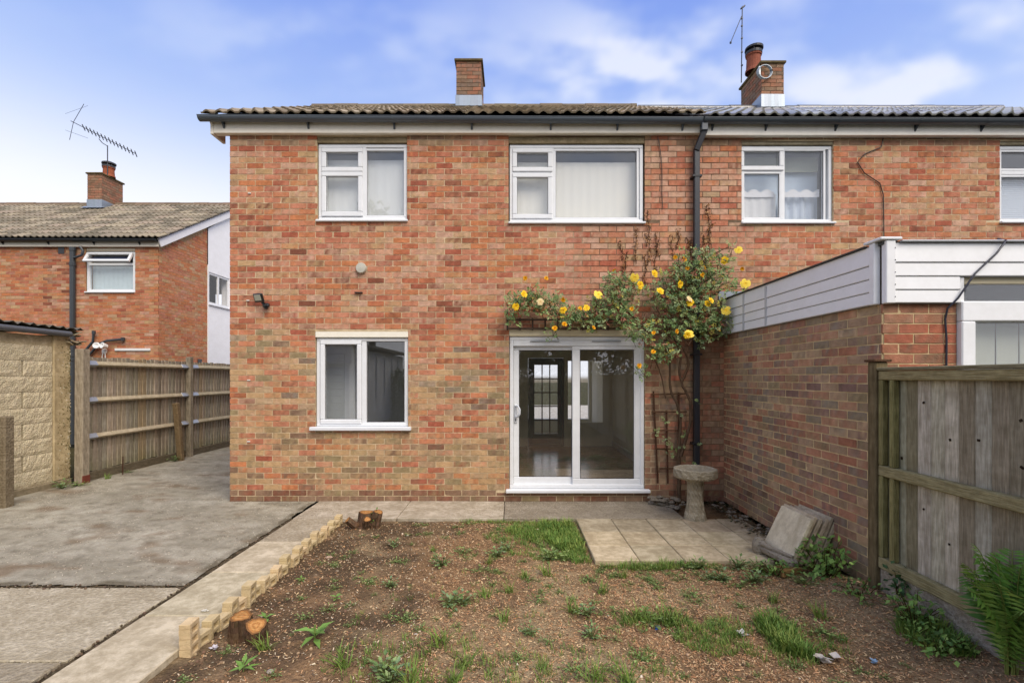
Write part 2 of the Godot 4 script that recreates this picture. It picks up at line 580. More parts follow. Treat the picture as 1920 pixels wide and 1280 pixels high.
func sky_image() -> Image:
	var w := 1024
	var h := 512
	var im := Image.create(w, h, false, Image.FORMAT_RGB8)
	var f := FastNoiseLite.new()
	f.seed = 21; f.frequency = 1.9; f.fractal_octaves = 6
	var f2 := FastNoiseLite.new()
	f2.seed = 4; f2.frequency = 0.45; f2.fractal_octaves = 3
	var top := Color8(100, 128, 204)
	var midc := Color8(148, 170, 217)
	var low := Color8(220, 222, 230)
	var cloud := Color8(216, 217, 225)
	var spots := [[13.0, 30.0, 15.0, 9.0, 1.0], [40.0, 25.0, 18.0, 6.0, 1.1], [-20.0, 33.0, 16.0, 4.0, 0.35], [100.0, 30.0, 26.0, 9.0, 0.9], [160.0, 26.0, 30.0, 9.0, 0.9], [-150.0, 32.0, 26.0, 8.0, 0.9], [-90.0, 28.0, 26.0, 9.0, 0.8], [200.0, 55.0, 40.0, 12.0, 0.8]]
	for j in h:
		var el := 90.0 - 180.0 * (j + 0.5) / h
		for i in w:
			if el < -1.0:
				im.set_pixel(i, j, Color8(120, 112, 100))
				continue
			var az := 360.0 * (i + 0.5) / w
			if az > 180.0:
				az -= 360.0
			var er := deg_to_rad(maxf(el, 0.0))
			var ar := deg_to_rad(az)
			var d := Vector3(sin(ar) * cos(er), sin(er), -cos(ar) * cos(er))
			var t := clampf((el + 2.0 * d.x + 1.5) / 42.0, 0, 1)
			var c := low.lerp(midc, smoothstep(0.34, 0.72, t)).lerp(top, smoothstep(0.6, 1.12, t))
			var p := Vector3(d.x, 0, d.z) / (d.y + 0.25)
			var big := f2.get_noise_3d(p.x * 1.4, 0, p.z * 2.2)
			var fine := f.get_noise_3d(p.x * 1.3, 3.0, p.z * 2.6)
			var over := maxf(smoothstep(-0.15, 0.75, d.z), 0.8 * smoothstep(44.0, 66.0, el))  # cloud thickened behind and overhead, out of view, to raise ambient fill
			var m := clampf((big + fine * 0.6) * 1.3 - 0.1, 0, 1) * 0.25 + over * clampf(0.62 + 0.7 * big + 0.5 * fine, 0, 1)
			for s in spots:
				var da: float = wrapf(az - s[0], -180.0, 180.0) * cos(er) / s[2]
				var de: float = (el - s[1] - 0.16 * wrapf(az - s[0], -180.0, 180.0)) / s[3]
				var g := exp(-(da * da + de * de) * 1.2)
				m += g * s[4] * smoothstep(0.15, 0.85, 0.5 + 1.1 * fine + 0.4 * big)
			c = c.lerp(cloud, clampf(m, 0, 0.78))
			im.set_pixel(i, j, c)
	return im

# ---------------------------------------------------------------- ground
var hn := FastNoiseLite.new()
func soil_y(x: float, z: float) -> float:
	var y := -0.034 + 0.018 * hn.get_noise_2d(x * 60.0, z * 60.0) + 0.014 * hn.get_noise_2d(x * 260.0 + 40.0, z * 260.0)
	y += smoothstep(2.05, 2.62, x) * smoothstep(2.1, 2.9, z) * 0.13
	y -= smoothstep(-1.5, -1.9, x) * 0.01
	return y

func slab_box(parent: Node, called: String, x0: float, x1: float, z0: float, z1: float, y: float, col: Color, m: Material, thick := 0.05) -> MeshInstance3D:
	var mb := MB.new()
	var tilt := Basis(Vector3(1, 0, 0), rf(-0.004, 0.004)) * Basis(Vector3(0, 0, 1), rf(-0.004, 0.004))
	mb.boxt(Transform3D(tilt, Vector3((x0 + x1) * 0.5, y - thick * 0.5, (z0 + z1) * 0.5)), Vector3(x1 - x0, thick, z1 - z0), col, 0.006)
	return build(mb, called, m, parent)

func sheet(called: String, x0: float, x1: float, z0: float, z1: float, cell: float, m: Material, yf: Callable, cf: Callable, parent: Node = self, warp = null) -> MeshInstance3D:
	var nx := int(ceil((x1 - x0) / cell))
	var nz := int(ceil((z1 - z0) / cell))
	var verts := PackedVector3Array()
	var cols := PackedColorArray()
	var norms := PackedVector3Array()
	var idx := PackedInt32Array()
	for j in nz + 1:
		for i in nx + 1:
			var x := x0 + (x1 - x0) * i / nx
			var z := z0 + (z1 - z0) * j / nz
			var y: float = yf.call(x, z)
			verts.append(Vector3(x, y, z) + (warp.call(x, z) if warp != null else Vector3.ZERO))
			cols.append(cf.call(x, z))
			var e := cell * 0.7
			norms.append(Vector3(float(yf.call(x - e, z)) - float(yf.call(x + e, z)), 2 * e, float(yf.call(x, z - e)) - float(yf.call(x, z + e))).normalized())
	for j in nz:
		for i in nx:
			var a := j * (nx + 1) + i
			idx.append_array([a, a + 1, a + nx + 2, a, a + nx + 2, a + nx + 1])
	var arr := []
	arr.resize(Mesh.ARRAY_MAX)
	arr[Mesh.ARRAY_VERTEX] = verts
	arr[Mesh.ARRAY_NORMAL] = norms
	arr[Mesh.ARRAY_COLOR] = cols
	arr[Mesh.ARRAY_INDEX] = idx
	var am := ArrayMesh.new()
	am.add_surface_from_arrays(Mesh.PRIMITIVE_TRIANGLES, arr)
	return put(am, called, m, parent)

func make_ground() -> void:
	hn.seed = 31; hn.frequency = 0.02; hn.fractal_octaves = 4
	var g := MB.new()
	g.quad(Vector3(-150, -0.09, -150), Vector3(150, -0.09, -150), Vector3(150, -0.09, 150), Vector3(-150, -0.09, 150), Vector3.UP, S(86, 84, 58))
	kind(build(g, "ground", M.soil), "structure")
	var dark := S(112, 95, 76); var red := S(168, 138, 106); var tan := S(188, 168, 134); var chip := S(166, 146, 116)
	var soil_col := func(x: float, z: float) -> Color:
		var a := hn.get_noise_2d(x * 34.0 + 90.0, z * 34.0) * 2.0
		var b := hn.get_noise_2d(x * 110.0 - 70.0, z * 110.0 + 33.0) * 2.0
		var left := clampf((-0.55 - x) * 1.1 + a * 0.9, 0, 1)
		var right := clampf((x - 1.55) * 1.4 + (z - 2.9) * 0.6 + a, 0, 1)
		var c := red.lerp(tan, clampf(0.2 + a * 0.9, 0, 1))
		c = c.lerp(chip, right * 0.8)
		c = c.lerp(dark, clampf(left * 0.85 + b * 0.55, 0, 1))
		if z < 1.25:
			c = c.lerp(dark, 0.45)
		return c
	kind(sheet("soil", -2.0, 2.75, 0.0, 6.6, 0.032, M.soil, soil_y, soil_col), "structure")
	var as1 := S(174, 168, 150); var as2 := S(194, 188, 170); var as3 := S(126, 118, 100); var stain := S(138, 116, 90)
	var as_col := func(x: float, z: float) -> Color:
		var a := hn.get_noise_2d(x * 26.0, z * 42.0) * 2.0
		var b := hn.get_noise_2d(x * 70.0 + 55.0, z * 120.0) * 2.0
		var c := as1.lerp(as2, clampf(0.5 + a * 0.7, 0, 1)).lerp(as3, clampf(b * 0.6 - 0.2, 0, 0.4)).lerp(as3, clampf(hn.get_noise_2d(x * 240.0, z * 300.0) * 1.3 - 0.1, 0, 0.5))
		c = c.lerp(stain, clampf(hn.get_noise_2d(x * 50.0 - 200.0, z * 90.0) * 2.2 - 0.45, 0, 0.7))
		if absf(x + 2.56) < 0.07 or (z > 2.46 and z < 2.7):
			c = c.lerp(as3, clampf(0.55 + b, 0, 1))
		return c
	var as_y := func(x: float, z: float) -> float:
		return 0.004 * hn.get_noise_2d(x * 80.0, z * 80.0) - 0.002
	var ragged := func(x: float, z: float) -> Vector3:
		var ez := smoothstep(2.3, 2.55, z) * (0.035 * hn.get_noise_2d(x * 130.0, 7.0) + 0.02 * hn.get_noise_2d(x * 500.0, 3.0))
		var ex := smoothstep(-2.75, -2.55, x) * (0.03 * hn.get_noise_2d(z * 130.0, 90.0) + 0.02 * hn.get_noise_2d(z * 500.0, 60.0) - 0.012)
		return Vector3(ex, 0, ez)
	kind(sheet("driveway", -6.72, -2.545, 0.0, 2.555, 0.05, M.asphalt, as_y, as_col, self, ragged), "structure")
	kind(sheet("driveway", -6.72, -3.69, -14.0, -0.001, 0.1, M.asphalt, as_y, as_col), "structure")
	var dirt_col := func(x: float, z: float) -> Color: return S(88, 78, 62).lerp(S(120, 108, 88), clampf(0.5 + hn.get_noise_2d(x * 300.0, z * 300.0) * 1.6, 0, 1))
	var dirt_y := func(x: float, z: float) -> float: return -0.011 + 0.006 * hn.get_noise_2d(x * 400.0, z * 400.0)
	kind(sheet("joint_dirt", -2.66, -2.49, 0.75, 6.0, 0.02, M.soil, dirt_y, dirt_col), "structure")
	kind(sheet("joint_dirt", -6.7, -2.66, 2.46, 2.62, 0.03, M.soil, dirt_y, dirt_col), "structure")
	# old concrete bays in front of the asphalt
	var bay := kind(part("concrete_bays", self), "structure")
	slab_box(bay, "concrete_bay", -6.7, -2.545, 2.6, 3.56, 0.0, S(206, 196, 172), M.aggregate, 0.08)
	slab_box(bay, "concrete_bay", -6.7, -2.545, 3.59, 8.0, 0.002, S(184, 174, 152), M.aggregate, 0.08)
	# edging dirt line with crumbs
	var crumbs := MB.new()
	for k in 260:
		var on_path := rng.randf() < 0.6
		var p := Vector3(-2.522 + rf(-0.025, 0.02), rf(-0.01, 0.006), rf(0.9, 4.4)) if on_path else Vector3(rf(-4.4, -2.5), rf(-0.006, 0.006), 2.578 + rf(-0.03, 0.03) + 0.02 * sin(rf(0, 9)))
		var s := rf(0.006, 0.02)
		crumbs.boxt(Transform3D(Basis.from_euler(Vector3(rf(0, 3), rf(0, 3), rf(0, 3))), p), Vector3(s, s * 0.7, s * rf(0.6, 1.3)), jit(S(96, 84, 70), 0.35), s * 0.2)
	kind(build(crumbs, "grit", M.litter), "stuff")
	# stone flecks standing out of the worn asphalt and concrete
	var sm := MB.new()
	sm.lathe(Vector3.ZERO, [[0.0, 0.3], [0.4, 0.2], [0.5, -0.1]], 5, [Color(1, 1, 1)])
	var ms := MultiMesh.new()
	ms.transform_format = MultiMesh.TRANSFORM_3D
	ms.use_colors = true
	ms.mesh = sm.mesh()
	ms.instance_count = 22000
	for k in ms.instance_count:
		var p := Vector3(rf(-6.6, -2.56), 0.0, rf(-5.0, 3.7))
		if p.z < 0.0: p.x = rf(-6.6, -3.75)
		if k % 6 == 0: p = Vector3(rf(-2.49, 1.95), 0.0, rf(0.02, 0.76))
		p.y = -0.002 if p.z < 2.55 and p.x < -2.55 else 0.001
		var s := rf(0.005, 0.012)
		ms.set_instance_transform(k, Transform3D(Basis(Vector3(0, 1, 0), rf(0, TAU)).scaled(Vector3(s, s * 0.5, s * rf(0.6, 1.2))), p))
		ms.set_instance_color(k, jit([S(206, 196, 178), S(118, 106, 92), S(176, 164, 146), S(98, 88, 78)][rng.randi() % 4], 0.15))
	var si := MultiMeshInstance3D.new()
	si.name = "stone_chippings"
	si.multimesh = ms
	si.material_override = M.litter
	kind(si, "stuff")
	add_child(si)
	slab_box(kind(part("added_pale_ground", self), "structure"), "pale_fill_slab", -5.0, 9.5, -22.0, -7.1, -0.03, S(202, 197, 186), M.concrete)  # unseen pale slab added to brighten the view through the hall panes
	# path
	var path := kind(part("path", self), "structure")
	var pc := S(192, 180, 154)
	for r in [[1.56, 2.3], [2.308, 3.036], [3.046, 3.78], [3.79, 4.52], [4.53, 5.26], [5.27, 6.0]]:
		slab_box(path, "paving_slab", -2.5, -1.985, r[0], r[1], 0.004, jit(S(204, 192, 166), 0.06), M.concrete)
	slab_box(path, "rough_bay", -2.5, -1.985, 0.78, 1.55, 0.003, S(196, 184, 162), M.aggregate)
	# concrete strip along the house wall
	var strip := kind(part("house_apron", self), "structure")
	for r in [[-2.52, -1.33], [-1.322, -0.1], [-0.092, 1.98]]:
		slab_box(strip, "concrete_bay", r[0], r[1], 0.002, 0.77, 0.002, jit(S(190, 180, 162) if r[0] < -0.2 else S(176, 166, 150), 0.05), M.aggregate if r[0] > -0.2 else M.concrete)
	# patio slabs
	var patio := kind(part("patio", self), "structure")
	var rows := [[0.79, 1.247], [1.255, 1.647], [1.655, 2.045]]
	for j in 3:
		for i in 5:
			var x0 := 0.735 + 0.4 * i
			if j == 2 and i == 4:
				continue
			slab_box(patio, "paving_slab", x0, minf(x0 + 0.393, 2.62), rows[j][0], rows[j][1], rf(-0.002, 0.004), jit(S(204, 189, 158) if j > 0 else S(184, 170, 145), 0.07), M.concrete)
	# loose litter on the soil
	var fm := MB.new()
	fm.quad(Vector3(-0.5, 0, -0.16), Vector3(0.5, 0.12, -0.1), Vector3(0.45, 0.05, 0.16), Vector3(-0.45, 0.1, 0.1), Vector3.UP, Color(1, 1, 1))
	var mm := MultiMesh.new()
	mm.transform_format = MultiMesh.TRANSFORM_3D
	mm.use_colors = true
	mm.mesh = fm.mesh()
	mm.instance_count = 60000
	var lc := [S(188, 150, 112), S(176, 132, 94), S(206, 178, 138), S(144, 116, 88), S(92, 76, 62), S(208, 192, 164)]
	for k in mm.instance_count:
		var x := rf(-1.9, 2.64)
		var z := 0.8 + 4.0 * rng.randf() 
		if x < -0.7 and rng.randf() < 0.55:
			x = rf(-0.7, 2.6)
		if x > 0.7 and z < 2.06:
			z = rf(2.08, 4.4)
		var s := rf(0.008, 0.022) * (1.5 if rng.randf() < 0.05 else 1.0)
		var b := Basis.from_euler(Vector3(rf(-0.4, 0.4), rf(0, TAU), rf(-0.4, 0.4))).scaled(Vector3(s, s, s))
		mm.set_instance_transform(k, Transform3D(b, Vector3(x, soil_y(x, z) + 0.003, z)))
		mm.set_instance_color(k, jit(lc[rng.randi() % (4 if x > -0.6 else 6)], 0.2))
	var mi := MultiMeshInstance3D.new()
	mi.name = "leaf_litter"
	mi.multimesh = mm
	mi.material_override = M.litter
	kind(mi, "stuff")
	add_child(mi)
	# soil clods
	var cm := MB.new()
	cm.lathe(Vector3.ZERO, [[0.0, 0.45], [0.42, 0.3], [0.5, 0.0], [0.3, -0.3], [0.0, -0.35]], 6, [Color(1, 1, 1)], func(a, y): return 1.0 + 0.25 * sin(a * 2.0 + y * 9.0))
	var mc := MultiMesh.new()
	mc.transform_format = MultiMesh.TRANSFORM_3D
	mc.use_colors = true
	mc.mesh = cm.mesh()
	mc.instance_count = 5200
	for k in mc.instance_count:
		var x := rf(-1.93, 2.6)
		if rng.randf() < 0.45:
			x = rf(-1.93, -0.3)
		var z := rf(0.8, 4.6)
		if x > 0.7 and z < 2.08:
			z = rf(2.1, 4.4)
		var s := 0.006 + 0.02 * pow(rng.randf(), 3.0)
		var b := Basis.from_euler(Vector3(rf(0, 3), rf(0, TAU), rf(0, 3))).scaled(Vector3(s, s * 0.8, s))
		mc.set_instance_transform(k, Transform3D(b, Vector3(x, soil_y(x, z) + s * 0.2, z)))
		mc.set_instance_color(k, jit([S(112, 90, 72), S(134, 108, 84), S(172, 148, 118), S(204, 192, 172)][0 if rng.randf() < 0.4 else rng.randi() % (3 if rng.randf() < 0.9 else 4)], 0.2))
	var ci := MultiMeshInstance3D.new()
	ci.name = "soil_crumbs"
	ci.multimesh = mc
	ci.material_override = M.litter
	kind(ci, "stuff")
	add_child(ci)

# ---------------------------------------------------------------- roofs, gutters, chimneys
func roman(x: float) -> float:
	var p := fposmod(x, 0.15) - 0.075
	return 0.03 * pow(maxf(0.0, cos(clampf(p / 0.052, -1, 1) * PI * 0.5)), 1.2)

func tile_mesh(col: Color, w := 0.3, l := 0.41) -> ArrayMesh:
	var mb := MB.new()
	var nseg := 12
	var rows := []
	for j in 2:
		var row := []
		for i in nseg + 1:
			var x := w * i / nseg
			row.append(Vector3(x, roman(x) + (0.03 if j == 1 else 0.006), l * (j - 1)))
		rows.append(row)
	var moss := jit(col, 0.12)
	for i in nseg:
		var c := jit(col, 0.1)
		mb.quadc(rows[0][i], rows[0][i + 1], rows[1][i + 1], rows[1][i], Vector3(0, 1, 0), c, c, moss, c)
		var d := Vector3(0, -0.02, 0)
		mb.quad(rows[1][i], rows[1][i + 1], rows[1][i + 1] + d, rows[1][i] + d, Vector3(0, 0, 1), sh(c, 0.9))
	for s in [0, nseg]:
		var d := Vector3(0, -0.02, 0)
		mb.quad(rows[0][s], rows[1][s], rows[1][s] + d, rows[0][s] + d, Vector3(-1 if s == 0 else 1, 0, 0), col)
	return mb.mesh()

# slope from the eave line up to the ridge; ca and cb are two tile tones
func tiled_roof(parent: Node, x0: float, x1: float, ze: float, ye: float, zr: float, yr: float, tones: Array, m: Material, ridge_col: Color) -> Node3D:
	var roof := part("roof", parent)
	var up := Vector3(0, yr - ye, zr - ze)
	var len := up.length()
	var d := -up.normalized()          # down the slope
	var nrm := Vector3(1, 0, 0).cross(d) * -1.0
	if nrm.y < 0: nrm = -nrm
	var rowsn := int(round(len / 0.345))
	var expo := len / rowsn
	var cols := int(round((x1 - x0) / 0.3))
	var cw := (x1 - x0) / cols
	var vs := []
	for tone in tones:
		for k in 3:
			vs.append(tile_mesh(jit(tone, 0.12)))
	for j in rowsn:
		for i in cols:
			var o := Vector3(x0 + cw * i, ye, ze) + up.normalized() * (expo * j) + nrm * rf(-0.003, 0.004)
			var b := Basis(Vector3(cw / 0.3, 0, 0), nrm, d) * Basis(Vector3(0, 1, 0), rf(-0.006, 0.006))
			put(vs[rng.randi() % vs.size()], "roof_tile", m, roof, Transform3D(b, o))
	var deck := MB.new()
	var off := nrm * -0.03
	deck.quad(Vector3(x0, ye, ze) + off, Vector3(x1, ye, ze) + off, Vector3(x1, yr, zr) + off, Vector3(x0, yr, zr) + off, nrm, S(60, 52, 44))
	var zb := 2.0 * zr - ze
	var nb := Vector3(nrm.x, nrm.y, -nrm.z)
	deck.quad(Vector3(x0, yr, zr), Vector3(x1, yr, zr), Vector3(x1, ye, zb), Vector3(x0, ye, zb), nb, tones[0])
	build(deck, "deck", m, roof)
	var x := x0
	while x < x1 - 0.05:
		var rm := MB.new()
		var e := minf(x + 0.445, x1)
		var c := jit(ridge_col, 0.15)
		for s in 8:
			var a0 := PI * s / 8.0
			var a1 := PI * (s + 1) / 8.0
			var r := 0.115
			var p0 := Vector3(0, sin(a0) * r, cos(a0) * r * 1.1)
			var p1 := Vector3(0, sin(a1) * r, cos(a1) * r * 1.1)
			rm.quad(Vector3(0, 0, 0) + p0, Vector3(e - x, 0, 0) + p0, Vector3(e - x, 0, 0) + p1, p1, p0 + p1, c)
			rm.tri(Vector3.ZERO, p0, p1, Vector3(-1, 0, 0), c, c, c)
			rm.tri(Vector3(e - x, 0, 0), Vector3(e - x, 0, 0) + p0, Vector3(e - x, 0, 0) + p1, Vector3(1, 0, 0), c, c, c)
		put(rm.mesh(), "ridge_tile", m, roof, Transform3D(Basis(), Vector3(x, yr - 0.035 + rf(-0.006, 0.006), zr)))
		x = e + 0.005
	return roof

func gutter(parent: Node, x0: float, x1: float, y0: float, y1: float, z: float, col: Color, brackets: Array) -> Node3D:
	var g := MB.new()
	var seg := 10
	for k in seg:
		var a0 := PI + PI * k / seg
		var a1 := PI + PI * (k + 1) / seg
		for rr in [[0.056, 1.0], [0.051, -1.0]]:
			var r: float = rr[0]
			var p0 := Vector3(0, sin(a0) * r, cos(a0) * r)
			var p1 := Vector3(0, sin(a1) * r, cos(a1) * r)
			g.quad(Vector3(x0, y0, z) + p0, Vector3(x1, y1, z) + p0, Vector3(x1, y1, z) + p1, Vector3(x0, y0, z) + p1, (p0 + p1) * float(rr[1]), col)
		var q0 := Vector3(0, sin(a0), cos(a0))
		var q1 := Vector3(0, sin(a1), cos(a1))
		for e in [[x0, y0, -1.0], [x1, y1, 1.0]]:
			var o := Vector3(e[0], e[1], z)
			g.tri(o, o + q0 * 0.056, o + q1 * 0.056, Vector3(e[2], 0, 0), col, col, col)
	g.box(Vector3(x0, y0 - 0.004, z + 0.048), Vector3(x0 + 0.001, y0 + 0.004, z + 0.062), col)
	for s in [1.0, -1.0]:
		g.tube([Vector3(x0, y0, z + s * 0.054), Vector3(x1, y1, z + s * 0.054)], [0.006], 6, col)
	var gp := build(g, "gutter", M.black_plastic, parent)
	for b in brackets:
		var bm := MB.new()
		var yy := lerpf(y0, y1, (b - x0) / (x1 - x0))
		var arc := []
		for k in 7:
			var a := PI + PI * k / 6.0
			arc.append(Vector3(b, yy + sin(a) * 0.061, z + cos(a) * 0.061))
		for k in 6:
			bm.quad(arc[k] - Vector3(0.016, 0, 0), arc[k] + Vector3(0.016, 0, 0), arc[k + 1] + Vector3(0.016, 0, 0), arc[k + 1] - Vector3(0.016, 0, 0), Vector3(0, -1, 0.2), col)
		bm.tri(Vector3(b, yy - 0.05, z + 0.01), Vector3(b, yy - 0.05, z - 0.062), Vector3(b, yy - 0.12, z - 0.062), Vector3(1, 0, 0), col, col, col)
		bm.box(Vector3(b - 0.012, yy - 0.115, z - 0.07), Vector3(b + 0.012, yy - 0.03, z - 0.052), col, 0.003)
		bm.boxt(Transform3D(Basis(Vector3(1, 0, 0), 0.7), Vector3(b, yy - 0.075, z - 0.03)), Vector3(0.02, 0.07, 0.012), col, 0.003)
		build(bm, "gutter_bracket", M.black_plastic, gp)
	return gp

func chimney(parent: Node, x0: float, x1: float, z0: float, z1: float, y0: float, y1: float, mix: Array, mortar: Color) -> Node3D:
	var ch := part("chimney", parent)
	var core := MB.new()
	core.box(Vector3(x0 + 0.006, y0, z0 + 0.006), Vector3(x1 - 0.006, y1, z1 - 0.006), mortar)
	build(core, "core", M.mortar, ch)
	var mb := MB.new()
	var faces := [
		[Transform3D(Basis(), Vector3(x0, y0, z1)), x1 - x0],
		[Transform3D(Basis(Vector3(0, 0, 1), Vector3(0, 1, 0), Vector3(-1, 0, 0)), Vector3(x0, y0, z0 + 0.01)), z1 - z0 - 0.02],
		[Transform3D(Basis(Vector3(0, 0, -1), Vector3(0, 1, 0), Vector3(1, 0, 0)), Vector3(x1, y0, z1 - 0.01)), z1 - z0 - 0.02]]
	for f in faces:
		for b in bond(f[1], y1 - y0, [], rf(0, 0.1)):
			var col: Color = PAL[pick(mix)]
			brick_into(mb, f[0] * Transform3D(Basis(), Vector3((b[0] + b[1]) * 0.5, (b[2] + b[3]) * 0.5, 0)), b[1] - b[0], b[3] - b[2], col, PAL[pick(mix)], 0.02, 2)
	kind(build(mb, "brickwork", M.brick, ch), "stuff")
	var cap := MB.new()
	cap.box(Vector3(x0 - 0.035, y1 - 0.005, z0 - 0.035), Vector3(x1 + 0.035, y1 + 0.04, z1 + 0.035), S(112, 100, 72), 0.008)
	build(cap, "coping", M.concrete, ch)
	return ch

func lead_skirt(ch: Node, x0: float, x1: float, z0: float, z1: float, yb: float, yt: float) -> void:
	var mb := MB.new()
	var col := S(156, 166, 178)
	var n := 7
	for k in n:
		var a := lerpf(x0 - 0.012, x1 + 0.012, float(k) / n)
		var b := lerpf(x0 - 0.012, x1 + 0.012, float(k + 1) / n)
		mb.boxt(Transform3D(Basis(Vector3(1, 0, 0), rf(-0.02, 0.02)), Vector3((a + b) * 0.5, (yb + yt) * 0.5, z1 + 0.008 + rf(0, 0.003))), Vector3(b - a + 0.003, yt - yb, 0.006), jit(col, 0.08), 0.001)
	mb.box(Vector3(x0 - 0.016, yb, z0), Vector3(x0 - 0.004, yt, z1 + 0.004), col)
	mb.box(Vector3(x1 + 0.004, yb, z0), Vector3(x1 + 0.016, yt, z1 + 0.004), col)
	mb.boxt(Transform3D(Basis(Vector3(1, 0, 0), 0.5), Vector3((x0 + x1) * 0.5, yb - 0.02, z1 + 0.07)), Vector3(x1 - x0 + 0.2, 0.006, 0.18), col, 0.001)
	build(mb, "lead_flashing", M.metal, ch)

func cylinder_pot(ch: Node, at: Vector3, r: float, h: float, col: Color, cowl: Color) -> void:
	var mb := MB.new()
	mb.lathe(at, [[r * 1.15, 0.0], [r * 1.1, 0.05], [r, 0.07], [r * 0.93, h - 0.05], [r * 1.06, h - 0.04], [r * 1.06, h], [r * 0.8, h], [r * 0.78, h - 0.1]], 18, [col])
	build(mb, "chimney_pot", M.tile, ch)
	var c := MB.new()
	c.lathe(at, [[r * 1.12, h - 0.01], [r * 1.14, h + 0.04], [r * 0.9, h + 0.045]], 18, [cowl])
	for k in 4:
		var a := TAU * k / 4.0 + 0.4
		c.tube([at + Vector3(cos(a) * r, h + 0.02, sin(a) * r), at + Vector3(cos(a) * r * 1.02, h + 0.12, sin(a) * r * 1.02)], [0.008], 5, cowl)
	c.lathe(at + Vector3(0.01, 0, 0), [[r * 1.2, h + 0.09], [r * 1.22, h + 0.13], [r * 0.7, h + 0.165], [0.0, h + 0.17]], 18, [cowl])
	c.lathe(at, [[0.0, h + 0.09], [r * 1.2, h + 0.09]], 18, [cowl])
	build(c, "cowl", M.metal, ch)

# ---------------------------------------------------------------- the brick house
const EAVE := 4.79
func mortar_col(x: float, y: float) -> Color:
	return S(224, 204, 170) if hn.get_noise_2d(x * 90.0, y * 90.0) > -0.12 else S(208, 186, 152)

func wall_mix(cx: float, cy: float) -> Array:
	var x := cx - 3.69
	var n := hn.get_noise_2d(x * 45.0 + 300.0, cy * 45.0) * 2.0
	if cy < 0.15:
		return MIX_BASE
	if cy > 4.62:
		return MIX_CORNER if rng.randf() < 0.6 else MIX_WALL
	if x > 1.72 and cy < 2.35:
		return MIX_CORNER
	if x > 0.35 + n * 0.5 and cy > 2.45 - n * 0.2 and x < 3.0 + n * 0.3 and rng.randf() < 0.8:
		return MIX_SCAR
	if cy < 1.05 + n * 0.4:
		return MIX_LOW
	if cy < 2.0 + n * 0.6 and rng.randf() < 0.75:
		return MIX_LOW
	return MIX_WALL

func scar_mortar(cx: float, cy: float) -> Color:
	var x := cx - 3.69
	var n := hn.get_noise_2d(x * 45.0 + 300.0, cy * 45.0) * 2.0
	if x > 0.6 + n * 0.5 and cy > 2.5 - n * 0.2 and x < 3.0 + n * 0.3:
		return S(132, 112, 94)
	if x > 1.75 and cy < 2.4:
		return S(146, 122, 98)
	return mortar_col(cx, cy)

func lintel(parent: Node, x0: float, x1: float, y0: float, y1: float, col: Color, m: Material, z := 0.0) -> void:
	var mb := MB.new()
	mb.box(Vector3(x0, y0, -0.1), Vector3(x1, y1, z), col, 0.005)
	build(mb, "lintel", m, parent)

func blind(parent: Node, called: String, x0: float, x1: float, y0: float, y1: float, z: float, col: Color, wave: float, m: Material) -> void:
	var mb := MB.new()
	var n := int((x1 - x0) / 0.02)
	for i in n:
		var a := x0 + (x1 - x0) * i / n
		var b := x0 + (x1 - x0) * (i + 1) / n
		var za := z + wave * sin(a * 55.0) + wave * 0.6 * sin(a * 23.0)
		var zb := z + wave * sin(b * 55.0) + wave * 0.6 * sin(b * 23.0)
		mb.quad(Vector3(a, y0, za), Vector3(b, y0, zb), Vector3(b, y1, zb), Vector3(a, y1, za), Vector3(0, 0, 1), col)
		mb.quad(Vector3(a, y0, za - 0.003), Vector3(b, y0, zb - 0.003), Vector3(b, y1, zb - 0.003), Vector3(a, y1, za - 0.003), Vector3(0, 0, -1), col)
	build(mb, called, m, parent)

func plain_box(parent: Node, called: String, lo: Vector3, hi: Vector3, col: Color, m: Material, ch := 0.0) -> MeshInstance3D:
	var mb := MB.new()
	mb.box(lo, hi, col, ch)
	return build(mb, called, m, parent)

